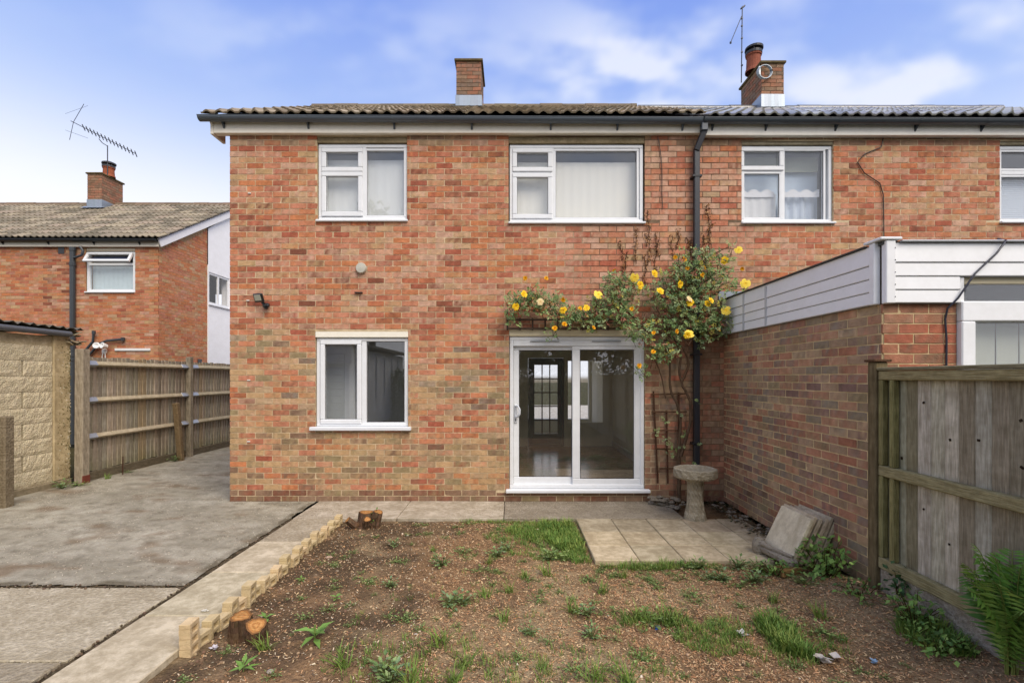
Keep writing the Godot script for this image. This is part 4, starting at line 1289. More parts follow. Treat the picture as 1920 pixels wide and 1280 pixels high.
# ---------------------------------------------------------------- house across the drive
func neighbour_house() -> void:
	var h := thing("neighbour_house", "brick house beyond the timber fence with white rendered gable and brown tiled roof", "house", Vector3.ZERO)
	var XR := -8.6
	var ZF := -5.44
	var W := 4.95
	var t := Transform3D(Basis(), Vector3(XR - W, 0, ZF))
	var holes := [[3.174, 4.38, 3.69, 4.76]]
	var wall := part("wall", h)
	var mb := MB.new()
	var mc := func(x: float, y: float) -> Color: return S(190, 160, 124)
	slab(mb, t, W, EAVE, holes, -0.0025, 0.24, mc, S(200, 196, 184), 0.0, 0.012)
	var side := Transform3D(Basis(Vector3(0, 0, -1), Vector3(0, 1, 0), Vector3(1, 0, 0)), Vector3(XR, 0, ZF - 0.01))
	slab(mb, side, 1.87, EAVE, [], -0.0025, 0.24, mc, S(200, 196, 184))
	mb.tri(side * Vector3(0, EAVE, -0.007), side * Vector3(1.87, EAVE, -0.007), side * Vector3(1.87, EAVE + 1.05, -0.007), Vector3(1, 0, 0), S(190, 160, 124), S(190, 160, 124), S(190, 160, 124))
	build(mb, "mortar", M.mortar, wall)
	lay_bricks(wall, t, W, EAVE, holes, func(x, y): return MIX_NEXT if x < 2.2 or x > 3.0 or y < 3.2 or rng.randf() < 0.5 else [["red", 40], ["dark", 30], ["pink", 30]], null, 0.0, 2)
	var sm := MB.new()
	for b in bond(1.87, 6.4, []):
		if b[3] > EAVE + 0.03 + 0.577 * (b[0] + b[1]) * 0.5 - 0.1:
			continue
		var col: Color = PAL[pick([["orange", 50], ["salmon", 30], ["tan", 20]])]
		brick_into(sm, side * Transform3D(Basis(), Vector3((b[0] + b[1]) * 0.5, (b[2] + b[3]) * 0.5, 0)), b[1] - b[0], b[3] - b[2], col, PAL[pick(MIX_NEXT)], 0.02, 2)
	kind(build(sm, "gable_brickwork", M.brick, wall), "stuff")
	# white rendered part of the gable with its window
	var rn := MB.new()
	var ts := Transform3D(Basis(Vector3(0, 0, -1), Vector3(0, 1, 0), Vector3(1, 0, 0)), Vector3(XR, 0, ZF - 1.885))
	slab(rn, ts, 5.0, EAVE, [[0.03, 1.03, 3.7, 4.6]], 0.02, 0.24, func(x, y): return S(240, 241, 243), S(200, 196, 184))
	rn.quad(ts * Vector3(0, EAVE, 0.02), ts * Vector3(1.6, EAVE, 0.02), ts * Vector3(1.6, EAVE + 2.1, 0.02), ts * Vector3(0, EAVE + 1.02, 0.02), Vector3(1, 0, 0), S(240, 241, 243))
	build(rn, "rendered_gable", M.plaster, h)
	var gw := part("gable_window", h)
	var gf := MB.new()
	for b in [[0.03, 1.03, 3.7, 3.76], [0.03, 1.03, 4.54, 4.6], [0.03, 0.09, 3.76, 4.54], [0.97, 1.03, 3.76, 4.54], [0.48, 0.55, 3.76, 4.54]]:
		var a := ts * Vector3(b[0], b[2], -0.04)
		var c := ts * Vector3(b[1], b[3], 0.0)
		gf.box(Vector3(minf(a.x, c.x), b[2], minf(a.z, c.z)), Vector3(maxf(a.x, c.x), b[3], maxf(a.z, c.z)), S(226, 228, 230), 0.004)
	build(gf, "frame", M.white_plastic, gw)
	var gp := MB.new()
	gp.quad(ts * Vector3(0.09, 3.76, -0.02), ts * Vector3(0.97, 3.76, -0.02), ts * Vector3(0.97, 4.54, -0.02), ts * Vector3(0.09, 4.54, -0.02), Vector3(1, 0, 0), Color(1, 1, 1))
	build(gp, "pane", M.glass, gw)
	plain_box(gw, "room_wall", Vector3(XR - 1.2, 3.2, -9.5), Vector3(XR - 1.1, 4.78, -7.0), S(150, 150, 150), M.plaster)
	plain_box(gw, "sill", Vector3(XR + 0.021, 3.66, ZF - 2.93), Vector3(XR + 0.06, 3.695, ZF - 1.9), S(220, 222, 226), M.white_plastic, 0.004)
	# roof and trims
	tiled_roof(h, -16.2, -8.46, ZF + 0.18, 4.957, ZF - 3.35, 6.99, [S(158, 148, 130), S(142, 132, 116), S(172, 160, 140)], M.tile, S(140, 122, 104))
	plain_box(h, "fascia", Vector3(-13.5, 4.775, ZF + 0.045), Vector3(XR + 0.05, 4.93, ZF + 0.072), S(222, 214, 198), M.paint, 0.003)
	gutter(h, -13.5, XR + 0.06, 4.94, 4.93, ZF + 0.14, S(44, 48, 52), [-12.3, -11.2, -10.1, -9.0])
	var bb := MB.new()
	var sl := Vector3(0, 2.03, -3.52)
	bb.boxt(Transform3D(Basis(Vector3(1, 0, 0), atan2(2.03, 3.52)), Vector3(XR + 0.09, 4.88, ZF + 0.1) + sl * 0.5 - Vector3(0, 0.02, 0)), Vector3(0.03, 0.2, sl.length()), S(232, 232, 234), 0.004)
	build(bb, "bargeboard", M.paint, h)
	var ch := chimney(h, -12.75, -12.32, ZF - 3.55, ZF - 2.75, 6.4, 7.72, [["brown", 36], ["umber", 30], ["rust", 34]], S(130, 118, 98))
	lead_skirt(ch, -12.75, -12.32, ZF - 3.55, ZF - 2.75, 6.72, 6.95)
	cylinder_pot(ch, Vector3(-12.4, 7.76, ZF - 3.1), 0.15, 0.3, S(170, 98, 72), S(74, 74, 78))
	# first-floor window with its top light propped open
	var w := part("window", h)
	var x0 := -10.363
	var x1 := -9.183
	var wc := S(226, 229, 232)
	var fm := MB.new()
	frame_bars(fm, x0, x1, 3.70, 4.67, 0.06, ZF - 0.09, ZF - 0.02, wc)
	fm.box(Vector3(x0 + 0.06, 4.34, ZF - 0.088), Vector3(x1 - 0.06, 4.40, ZF - 0.022), wc, 0.004)
	fm.box(Vector3(x0, 4.69, ZF - 0.06), Vector3(x1, 4.757, ZF - 0.01), S(200, 186, 160), 0.004)
	fm.box(Vector3(x0 - 0.02, 3.67, ZF - 0.06), Vector3(x1 + 0.01, 3.699, ZF + 0.04), wc, 0.004)
	build(fm, "frame", M.white_plastic, w)
	glaze(w, [x0 + 0.06, x1 - 0.06, 3.76, 4.34], ZF - 0.04)
	blind(w, "net_blind", x0 + 0.03, x1 - 0.03, 3.70, 4.34, ZF - 0.16, S(190, 208, 212), 0.002, M.fabric)
	var vt := Transform3D(Basis(Vector3(1, 0, 0), -0.5), Vector3(0, 4.64, ZF + 0.0))
	var vm := MB.new()
	for b in [[x0 + 0.03, x1 - 0.03, -0.27, -0.21], [x0 + 0.03, x1 - 0.03, -0.05, 0.0], [x0 + 0.03, x0 + 0.09, -0.21, -0.05], [x1 - 0.09, x1 - 0.03, -0.21, -0.05]]:
		vm.boxt(vt * Transform3D(Basis(), Vector3((b[0] + b[1]) * 0.5, (b[2] + b[3]) * 0.5, 0.0)), Vector3(b[1] - b[0], b[3] - b[2], 0.05), wc, 0.004)
	build(vm, "open_sash", M.white_plastic, w)
	var vg := MB.new()
	vg.quad(vt * Vector3(x0 + 0.09, -0.21, 0.0), vt * Vector3(x1 - 0.09, -0.21, 0.0), vt * Vector3(x1 - 0.09, -0.05, 0.0), vt * Vector3(x0 + 0.09, -0.05, 0.0), Vector3(0, 0.5, 1), Color(1, 1, 1))
	build(vg, "pane", M.glass, w)
	var inn := part("interior", h)
	plain_box(inn, "back_wall", Vector3(-13.4, 2.6, ZF - 1.9), Vector3(XR - 0.25, 4.79, ZF - 1.8), S(150, 158, 160), M.plaster)
	plain_box(inn, "floor", Vector3(-13.4, 2.4, ZF - 6.6), Vector3(XR - 0.25, 2.6, ZF - 0.25), S(130, 120, 104), M.plaster)
	plain_box(inn, "ceiling", Vector3(-16.0, 4.795, ZF - 6.8), Vector3(XR - 0.25, 4.9, ZF - 0.25), S(200, 198, 190), M.plaster)
	# pipes
	var bl := S(58, 62, 68)
	var px := -10.62
	var pm := MB.new()
	pm.tube([Vector3(px, 4.72, ZF + 0.08), Vector3(px, 0.0, ZF + 0.08)], [0.058], 14, bl)
	for y in [4.66, 4.3, 2.1, 2.0]:
		pm.lathe(Vector3(px, y, ZF + 0.08), [[0.058, 0.0], [0.068, 0.01], [0.068, 0.09], [0.058, 0.1]], 14, [bl])
	pm.tube([Vector3(px + 0.05, 4.5, ZF + 0.1), Vector3(px + 0.15, 4.52, ZF + 0.12), Vector3(px + 0.26, 4.56, ZF + 0.12), Vector3(px + 0.29, 4.66, ZF + 0.12), Vector3(px + 0.22, 4.76, ZF + 0.12)], [0.028], 8, bl)
	build(pm, "soil_pipe", M.black_plastic, h)
	var wp := MB.new()
	wp.tube([Vector3(px + 0.06, 2.08, ZF + 0.06), Vector3(px + 0.34, 2.1, ZF + 0.06), Vector3(px + 0.62, 2.43, ZF + 0.06), Vector3(px + 0.8, 2.5, ZF + 0.06), Vector3(px + 1.2, 2.54, ZF + 0.06)], [0.03], 8, bl)
	wp.tube([Vector3(px + 0.18, 2.1, ZF + 0.09), Vector3(px + 0.5, 2.48, ZF + 0.09), Vector3(px + 0.52, 2.7, ZF + 0.09)], [0.028], 8, bl)
	wp.lathe(Vector3(px + 0.52, 2.66, ZF + 0.09), [[0.04, 0.0], [0.04, 0.08], [0.0, 0.08]], 10, [bl])
	wp.lathe(Vector3(px + 1.2, 2.5, ZF + 0.06), [[0.04, 0.0], [0.045, 0.08], [0.0, 0.08]], 10, [bl])
	build(wp, "waste_pipe", M.black_plastic, h)
	plain_box(h, "air_brick", Vector3(px - 0.42, 4.62, ZF - 0.001), Vector3(px - 0.27, 4.78, ZF + 0.012), S(50, 50, 54), M.black_plastic, 0.004)
	plain_box(h, "flue_vent", Vector3(XR + 0.002, 1.98, ZF - 1.62), Vector3(XR + 0.02, 2.12, ZF - 1.45), S(54, 52, 52), M.black_plastic, 0.004)
	plain_box(h, "lower_lintel", Vector3(-9.65, 2.26, ZF), Vector3(-8.79, 2.32, ZF + 0.03), S(226, 226, 224), M.paint, 0.004)

# ---------------------------------------------------------------- left side: garage, fence, posts
func garage() -> void:
	var g := thing("garage", "pale rock-faced concrete panel garage with corrugated roof at the edge of the drive", "garage")
	var X := -6.75
	var zb := -0.78
	var col := S(232, 220, 190)
	var core := MB.new()
	core.box(Vector3(-9.6, 0.08, zb), Vector3(X - 0.012, 2.22, 4.2), S(206, 192, 160))
	build(core, "core", M.concrete, g)
	plain_box(g, "plinth", Vector3(-9.6, -0.05, zb - 0.28), Vector3(X + 0.03, 0.085, 4.2), S(150, 138, 114), M.concrete, 0.01)
	var pier := MB.new()
	pier.box(Vector3(X - 0.25, 0.086, zb - 0.27), Vector3(X + 0.02, 2.24, zb), S(196, 178, 142), 0.012)
	for k in 420:
		var y := rf(0.1, 2.2)
		var zz := zb - 0.265 + 0.2 * pow(rng.randf(), 2.2)
		var s := rf(0.006, 0.02)
		pier.boxt(Transform3D(Basis(Vector3(1, 0, 0), rf(0, 3)), Vector3(X + 0.019, y, zz)), Vector3(0.004, s, s * rf(0.6, 1.6)), jit(S(136, 126, 88) if rng.randf() < 0.75 else S(214, 204, 180), 0.2), 0.001)
	build(pier, "corner_pier", M.concrete, g)
	var blocks := []
	for k in 4:
		var bm := MB.new()
		var nx := 16
		var ny := 5
		var pts := []
		for j in ny + 1:
			for i in nx + 1:
				var edge := i == 0 or j == 0 or i == nx or j == ny
				pts.append(Vector3(-0.44 + 0.88 * i / nx, -0.108 + 0.216 * j / ny, 0.0 if edge else 0.006 + 0.004 * sin(i * 1.1 + j * 0.8 + k) + rf(-0.003, 0.005)))
		for j in ny:
			for i in nx:
				var a := j * (nx + 1) + i
				bm.quad(pts[a], pts[a + 1], pts[a + nx + 2], pts[a + nx + 1], Vector3(0, 0, 1), jit(col, 0.05))
		for e in [[Vector3(0, 0.108, -0.015), Vector3(0.88, 0.0, 0.03)], [Vector3(0, -0.108, -0.015), Vector3(0.88, 0.0, 0.03)]]:
			bm.quad(e[0] - e[1] * 0.5, e[0] + Vector3(0.44, 0, -0.015), e[0] + e[1] * 0.5, e[0] + Vector3(-0.44, 0, 0.015), e[0], col)
		blocks.append(bm.mesh())
	var b := Basis(Vector3(0, 0, -1), Vector3(0, 1, 0), Vector3(1, 0, 0))
	for j in 9:
		for i in 5:
			var z := zb + 0.447 + 0.89 * i - (0.445 if j % 2 == 1 else 0.0)
			if z - 0.44 < zb - 0.01:
				var half := put(blocks[rng.randi() % 4], "concrete_block", M.rock, g, Transform3D(b.scaled_local(Vector3(0.49, 1, 1)), Vector3(X, 0.196 + 0.221 * j, zb + 0.218)))
				half.name = "concrete_block"
				continue
			put(blocks[rng.randi() % 4], "concrete_block", M.rock, g, Transform3D(b, Vector3(X, 0.196 + 0.221 * j, z)))
	# corrugated sheet roof falling gently away, gutter below its edge
	var rm := MB.new()
	var n := 90
	for i in n:
		var z0 := zb - 0.4 + 5.0 * i / n
		var z1 := zb - 0.4 + 5.0 * (i + 1) / n
		var y0 := 0.022 * sin(z0 * TAU / 0.146)
		var y1 := 0.022 * sin(z1 * TAU / 0.146)
		var c := jit(S(112, 106, 96), 0.15)
		rm.quad(Vector3(X + 0.1, 2.36 + y0, z0), Vector3(X + 0.1, 2.36 + y1, z1), Vector3(-9.7, 2.30 + y1, z1), Vector3(-9.7, 2.30 + y0, z0), Vector3.UP, c)
		rm.quad(Vector3(X + 0.1, 2.353 + y0, z0), Vector3(X + 0.1, 2.353 + y1, z1), Vector3(-9.7, 2.293 + y1, z1), Vector3(-9.7, 2.293 + y0, z0), Vector3.DOWN, c)
		rm.quad(Vector3(X + 0.1, 2.36 + y0, z0), Vector3(X + 0.1, 2.36 + y1, z1), Vector3(X + 0.1, 2.353 + y1, z1), Vector3(X + 0.1, 2.353 + y0, z0), Vector3.RIGHT, c)
	build(rm, "corrugated_roof", M.tile, g)
	var gt := MB.new()
	gt.tube([Vector3(X + 0.07, 2.27, zb - 0.2), Vector3(X + 0.07, 2.29, 4.2)], [0.045], 10, S(92, 94, 98))
	gt.box(Vector3(X - 0.02, 2.24, zb - 0.3), Vector3(X + 0.02, 2.325, 4.2), S(120, 108, 88), 0.004)
	build(gt, "gutter", M.black_plastic, g)
	var br := MB.new()
	for k in 16:
		br.boxt(Transform3D(Basis.from_euler(Vector3(rf(-0.6, 0.6), rf(0, 3), rf(-0.6, 0.6))), Vector3(X + rf(-0.02, 0.09), rf(2.12, 2.33), zb - rf(0.2, 0.42))), Vector3(rf(0.04, 0.12), rf(0.008, 0.02), rf(0.04, 0.1)), jit(S(172, 160, 136), 0.25), 0.004)
	build(br, "broken_edge", M.concrete, g)

func left_fence() -> void:
	var f := thing("timber_fence", "weathered feather-edge board fence with three rails along the drive", "fence", Vector3(-6.65, 0, -1.1))
	var board := []
	for k in 8:
		var mb := MB.new()
		var c := jit(S(196, 186, 168), 0.15)
		if k == 5: c = S(196, 178, 148)
		if k == 6: c = S(168, 158, 144)
		# wedge section: thick edge over the thin edge of the next
		var p := [Vector3(0, 0, 0.052), Vector3(-0.03, 0, 0.052), Vector3(-0.03, 0, -0.052), Vector3(-0.018, 0, -0.052)]
		var h := 1.80
		for i in 4:
			var a: Vector3 = p[i]
			var b: Vector3 = p[(i + 1) % 4]
			var up := Vector3(0, h, 0)
			var o := (a + b) * 0.5 - Vector3(-0.018, 0, 0)
			var moss := c.lerp(S(112, 118, 62), rf(0.1, 0.55))
			mb.quadc(a, b, b + Vector3(0, 0.28, 0), a + Vector3(0, 0.28, 0), o, moss, moss, c, c)
			mb.quad(a + Vector3(0, 0.28, 0), b + Vector3(0, 0.28, 0), b + up, a + up, o, c)
		mb.quad(p[0] + Vector3(0, h, 0), p[1] + Vector3(0, h, 0), p[2] + Vector3(0, h, 0), p[3] + Vector3(0, h, 0), Vector3.UP, c)
		board.append(mb.mesh())
	var z := -0.12
	while z > -9.6:
		put(board[rng.randi() % 8], "board", M.wood_v, f, Transform3D(Basis(Vector3(0, 1, 0), rf(-0.02, 0.02)) * Basis(Vector3(1, 0, 0), rf(-0.006, 0.006)), Vector3(rf(-0.003, 0.003), 0.135 + rf(-0.012, 0.012), z)))
		z -= 0.094
	var posts := [0.0, -2.47, -4.95, -7.4, -9.8]
	for i in posts.size():
		var pm := MB.new()
		var big := i == 0
		var s := 0.13 if big else 0.1
		pm.boxt(Transform3D(Basis(Vector3(1, 0, 0), 0.006 * (i - 1)), Vector3(0.05, 1.0, posts[i])), Vector3(s, 2.1 if big else 2.06, s), jit(S(174, 163, 144), 0.1), 0.008)
		build(pm, "post", M.wood_v, f)
		if big:
			plain_box(f, "post_foot", Vector3(-0.018, -0.05, -0.068), Vector3(0.118, 0.12, 0.068), S(112, 56, 44), M.paint, 0.006)
	for i in posts.size() - 1:
		for y in [1.83, 1.26, 0.69]:
			var rmb := MB.new()
			rmb.boxt(Transform3D(Basis(Vector3(0, 0, 1), 0.5), Vector3(0.032, y, (posts[i] + posts[i + 1]) * 0.5)), Vector3(0.06, 0.07, absf(posts[i + 1] - posts[i]) - 0.11), jit(S(206, 195, 168), 0.08), 0.008)
			build(rmb, "rail", M.wood_h, f)
			for e in [posts[i] - 0.16, posts[i + 1] + 0.14]:
				var bm := MB.new()
				bm.boxt(Transform3D(Basis(Vector3(0, 0, 1), 0.5), Vector3(0.036, y, e)), Vector3(0.068, 0.078, 0.2), S(186, 190, 194), 0.004)
				build(bm, "rail_bracket", M.metal, f)
		plain_box(f, "gravel_board", Vector3(-0.03, -0.06, posts[i + 1] + 0.06), Vector3(0.02, 0.13, posts[i] - 0.06), S(122, 112, 94), M.wood_h, 0.006)
	for c in [[-6.35, 0.27, 1.13, 0.13, 0.0, "square concrete stump post at the garage edge", S(146, 134, 112)], [-6.5, -3.1, 1.12, 0.1, 0.05, "short leaning concrete post against the feather-edge fence", S(150, 130, 98)]]:
		var mb := MB.new()
		mb.boxt(Transform3D(Basis(Vector3(1, 0, 0), c[4]) * Basis(Vector3(0, 0, 1), c[4]), Vector3(0, c[2] * 0.5 - 0.03, 0)), Vector3(c[3], c[2] + 0.06, c[3]), c[6], 0.015)
		var o := build(mb, "concrete_post", M.aggregate)
		o.position = Vector3(c[0], 0, c[1])
		tag(o, c[5], "post")
	var rod := MB.new()
	rod.tube([Vector3(0, -0.02, 0), Vector3(0.01, 0.3, 0.01)], [0.008], 6, S(92, 58, 44))
	var ro := build(rod, "iron_rod", M.metal)
	ro.position = Vector3(-6.5, 0, -1.75)
	tag(ro, "thin rusty iron rod standing at the foot of the fence", "rod")

# ---------------------------------------------------------------- right fence
func right_fence() -> void:
	var f := thing("panel_fence", "grey weathered close-board fence panel with green-tinged frame and concrete gravel board", "fence", Vector3(2.68, 0, 2.8))
	var green := S(156, 152, 106)
	var post_at := [0.0, 1.9, 3.8, 5.7, 7.6]
	for i in post_at.size():
		var pm := MB.new()
		pm.box(Vector3(-0.06, -0.05, post_at[i] - 0.045), Vector3(0.035, 1.73, post_at[i] + 0.035), S(132, 118, 90), 0.008)
		pm.box(Vector3(-0.075, 1.731, post_at[i] - 0.06), Vector3(0.05, 1.75, post_at[i] + 0.05), S(110, 84, 66), 0.004)
		build(pm, "post", M.wood_v, f)
	for i in 4:
		var z0: float = post_at[i] + 0.04
		var z1: float = post_at[i + 1] - 0.05
		for r in [[1.60, 1.665], [0.915, 0.99], [0.255, 0.335]]:
			var rb := MB.new()
			rb.box(Vector3(-0.045, r[0], z0), Vector3(0.0, r[1], z1), jit(S(172, 163, 124), 0.08), 0.006)
			build(rb, "rail", M.wood_h, f)
		plain_box(f, "cap_rail", Vector3(-0.055, 1.667, z0), Vector3(0.04, 1.69, z1), S(148, 142, 114), M.wood_h, 0.005)
		for s in [[0.0, 0.04], [0.1, 0.14]]:
			for y in [[0.336, 0.914], [0.991, 1.599]]:
				plain_box(f, "stile", Vector3(-0.044, y[0], z0 + s[0]), Vector3(-0.001, y[1], z0 + s[1]), jit(green, 0.1), M.wood_v, 0.005)
		var z := z0
		var k := 0
		while z < z1 - 0.02:
			var wdt := minf(rf(0.088, 0.104), z1 - z)
			var bm := MB.new()
			var c := jit([S(190, 186, 166), S(208, 204, 186), S(170, 163, 142), S(188, 178, 150)][k % 4 if rng.randf() < 0.6 else rng.randi() % 4], 0.1)
			if k < 3: c = c.lerp(S(140, 142, 88), 0.5 - 0.14 * k)
			bm.boxt(Transform3D(Basis(Vector3(0, 1, 0), 0.04), Vector3(0.011 + rf(0, 0.004), 0.955, z + wdt * 0.5)), Vector3(0.016, 1.42, wdt - 0.003), c, 0.005)
			for q in 2:
				if rng.randf() < 0.6:
					var ky := rf(0.35, 1.55)
					bm.boxt(Transform3D(Basis(Vector3(1, 0, 0), rf(0, 3)), Vector3(0.003, ky, z + wdt * rf(0.25, 0.75))), Vector3(0.004, rf(0.012, 0.022), 0.014), S(62, 50, 40), 0.001)
			build(bm, "board", M.wood_v, f)
			z += wdt
			k += 1
		plain_box(f, "gravel_board", Vector3(-0.03, -0.05, z0), Vector3(0.02, 0.253, z1), S(186, 181, 168), M.aggregate, 0.006)

# ---------------------------------------------------------------- loose objects
func bird_bath() -> void:
	var b := thing("bird_bath", "grey stone bird bath with bark-textured pedestal beside the downpipe", "bird bath", Vector3(2.1, 0.0, 0.78))
	var stone := [S(180, 172, 154), S(160, 152, 134), S(196, 188, 170), S(170, 160, 140)]
	var ped := MB.new()
	var prof := []
	for k in 16:
		var f := k / 15.0
		var r := 0.078 + 0.05 * pow(1.0 - f, 3.0) + 0.02 * pow(f, 4.0)
		prof.append([r, 0.47 * f])
	prof[0][0] = 0.125
	ped.lathe(Vector3.ZERO, prof, 26, stone, func(a, y): return 1.0 + 0.05 * sin(a * 7.0 + 3.0 * sin(y * 9.0)) + 0.035 * sin(a * 13.0 + y * 31.0))
	build(ped, "pedestal", M.rock, b)
	var bowl := MB.new()
	bowl.lathe(Vector3.ZERO, [[0.0, 0.455], [0.1, 0.46], [0.215, 0.47], [0.235, 0.49], [0.24, 0.54], [0.236, 0.575], [0.215, 0.582], [0.19, 0.57], [0.12, 0.545], [0.0, 0.535]], 30, stone, func(a, y): return 1.0 + 0.022 * sin(a * 9.0 + y * 20.0) + 0.014 * sin(a * 17.0 + 40.0 * y))
	build(bowl, "bowl", M.rock, b)

func stones() -> void:
	var vs := []
	for k in 5:
		var mb := MB.new()
		var ph := rf(0, 6)
		mb.lathe(Vector3.ZERO, [[0.0, 0.34], [0.28, 0.28], [0.46, 0.08], [0.48, -0.06], [0.3, -0.26], [0.0, -0.32]], 9, [S(150, 142, 130), S(128, 120, 108), S(164, 156, 142)], func(a, y): return 1.0 + 0.16 * sin(a * 2.0 + ph) + 0.08 * sin(a * 3.0 + ph * 2.0))
		vs.append(mb.mesh())
	for k in 72:
		var p: Vector3
		if k < 40:
			p = Vector3(rf(1.76, 2.2), 0, rf(0.03, 0.42))
			if p.z > 0.1 + (p.x - 1.72) * 1.2: p.z *= 0.5
		else:
			var u := rng.randf()
			p = Vector3(rf(2.5, 2.73), 0, 0.1 + 1.25 * u)
		var s := rf(0.03, 0.085) * (1.0 if k < 40 else 0.75)
		p.y = s * 0.22 + (0.05 if k % 3 == 0 and k < 40 else 0.0)
		var o := put(vs[k % 5], "stone", M.rock, self, Transform3D(Basis.from_euler(Vector3(rf(-0.4, 0.4), rf(0, TAU), rf(-0.4, 0.4))).scaled(Vector3(s * 1.2, s * 0.85, s)), p))
		if k < 40:
			tag(o, "grey rounded stone in the heap at the foot of the climbing rose", "stone", "stones heaped at the rose foot")
		else:
			tag(o, "small grey stone among dead leaves along the extension wall", "stone", "stones along the extension wall")
	# dead leaves in the corner
	var lm := MB.new()
	for k in 420:
		var u := rng.randf()
		var p := Vector3(rf(2.46, 2.75), rf(0.004, 0.03), 0.04 + 1.5 * u) if k > 120 else Vector3(rf(1.8, 2.7), rf(0.005, 0.05), rf(0.02, 0.3))
		lm.leaf(p, Vector3(rf(-1, 1), rf(-0.1, 0.4), rf(-1, 1)).normalized(), Vector3.UP, rf(0.025, 0.05), rf(0.015, 0.03), jit([S(70, 58, 44), S(98, 78, 54), S(120, 100, 72), S(60, 66, 40)][k % 4], 0.25), 0.3, 0.3)
	kind(build(lm, "dead_leaves", M.leaf), "stuff")

func slab_stack() -> void:
	# slabs lean on the extension wall, the lowest edge on the ground
	for k in 6:
		var mb := MB.new()
		var col := jit(S(240, 229, 204) if k == 0 else S(212, 198, 172), 0.08)
		mb.boxt(Transform3D(), Vector3(0.034, 0.44, 0.44), col, 0.005)
		var o := build(mb, "leaning_slab", M.concrete)
		var bx := 2.33 + 0.056 * k
		var tilt := Basis(Vector3(0, 1, 0), rf(-0.035, 0.035)) * Basis(Vector3(0, 0, 1), -0.45 + 0.01 * k)
		o.transform = Transform3D(tilt, Vector3(bx + 0.11, 0.205 + (0.015 if k < 3 else 0.0) + rf(-0.018, 0.018), 2.0 - 0.01 * k + rf(-0.03, 0.03)))
		var names := ["outermost pale stained slab of the leaning stack by the fence", "second slab of the leaning stack counted from the garden", "third slab of the leaning stack counted from the garden", "third slab of the leaning stack counted from the extension wall", "second slab of the leaning stack counted from the extension wall", "innermost slab of the leaning stack, touching the extension wall"]
		tag(o, names[k], "paving slab", "slabs leaning on the extension wall")
	var e := thing("edging_stone", "curved concrete edging piece with rounded knob lying before the leaning slabs", "edging stone", Vector3(2.32, 0.0, 2.05))
	var em := MB.new()
	var c := S(168, 160, 146)
	em.boxt(Transform3D(Basis(Vector3(0, 1, 0), 0.12), Vector3(0.02, 0.055, 0.03)), Vector3(0.10, 0.07, 0.40), c, 0.02)
	build(em, "body", M.rock, e)
	var roll := MB.new()
	roll.tube([Vector3(-0.03, 0.1, -0.16), Vector3(-0.01, 0.098, -0.03), Vector3(0.02, 0.1, 0.1), Vector3(0.05, 0.105, 0.2)], [0.03, 0.022, 0.018, 0.012], 10, c)
	build(roll, "rolled_top", M.rock, e)
	var knob := MB.new()
	knob.lathe(Vector3(-0.035, 0.03, -0.2), [[0.0, 0.115], [0.04, 0.105], [0.06, 0.06], [0.058, 0.0], [0.05, -0.03]], 14, [c, sh(c, 0.9)])
	build(knob, "knob", M.rock, e)
	var bk := MB.new()
	bk.boxt(Transform3D(Basis(Vector3(0, 1, 0), 0.3), Vector3.ZERO), Vector3(0.2, 0.062, 0.1), S(176, 140, 92), 0.005)
	var bo := build(bk, "propping_brick", M.brick)
	bo.position = Vector3(2.31, 0.002, 2.27)
	tag(bo, "yellow brick half buried under the leaning slabs", "brick")

const ORD := ["first", "second", "third", "fourth", "fifth", "sixth", "seventh", "eighth", "ninth", "tenth", "eleventh", "twelfth", "thirteenth"]
func edging_bricks() -> void:
	# perforated yellow bricks on end in a saw-tooth row, high and low in turn
	var vs := []
	for k in 5:
		var mb := MB.new()
		var c := jit(S(218, 196, 154), 0.08)
		# body as slats so that the perforations are real slots through the bed face
		var w := 0.065
		var d := 0.1
		var h := 0.215
		var slots := [[0.03, 0.065], [0.09, 0.125], [0.15, 0.185]]
		var y := 0.0
		for s in slots:
			mb.box(Vector3(-w / 2, y, -d / 2), Vector3(w / 2, s[0], d / 2), c, 0.003)
			mb.box(Vector3(-w / 2, s[0], -d / 2), Vector3(w / 2, s[1], -d / 2 + 0.02), c)
			mb.box(Vector3(-w / 2, s[0], d / 2 - 0.02), Vector3(w / 2, s[1], d / 2), sh(c, 0.97))
			mb.box(Vector3(-0.012, s[0], -d / 2 + 0.02), Vector3(0.012, s[1], d / 2 - 0.02), sh(c, 0.9))
			y = s[1]
		mb.box(Vector3(-w / 2, y, -d / 2), Vector3(w / 2, h, d / 2), c, 0.003)
		vs.append(mb.mesh())
	var n := 25
	for k in n:
		var f := float(k) / (n - 1)
		var z := 3.40 - 2.53 * f
		var high := k % 2 == 0
		var top := (0.068 if high else 0.028) + rf(-0.01, 0.012)
		if k == 0: top = 0.15
		if k == 4: top = 0.085
		if k == 6: top = 0.11
		var o := put(vs[k % 5], "edging_brick", M.brick, self, Transform3D(Basis(Vector3(0, 1, 0), (0.12 if high else -0.1) + rf(-0.06, 0.06)) * Basis(Vector3(0, 0, 1), rf(-0.04, 0.04)), Vector3(-1.945 + rf(-0.008, 0.008) - 0.012 * f, top - 0.215, z)))
		var nth: String = ORD[k / 2]
		if k == 0:
			tag(o, "tallest yellow perforated edging brick, at the near end of the row by the stump", "brick", "yellow edging bricks along the path")
		elif high:
			tag(o, "raised yellow brick in the path edging, %s raised one counted from the garden end" % nth, "brick", "yellow edging bricks along the path")
		else:
			tag(o, "low sunken yellow brick in the path edging, %s low one counted from the garden end" % nth, "brick", "yellow edging bricks along the path")

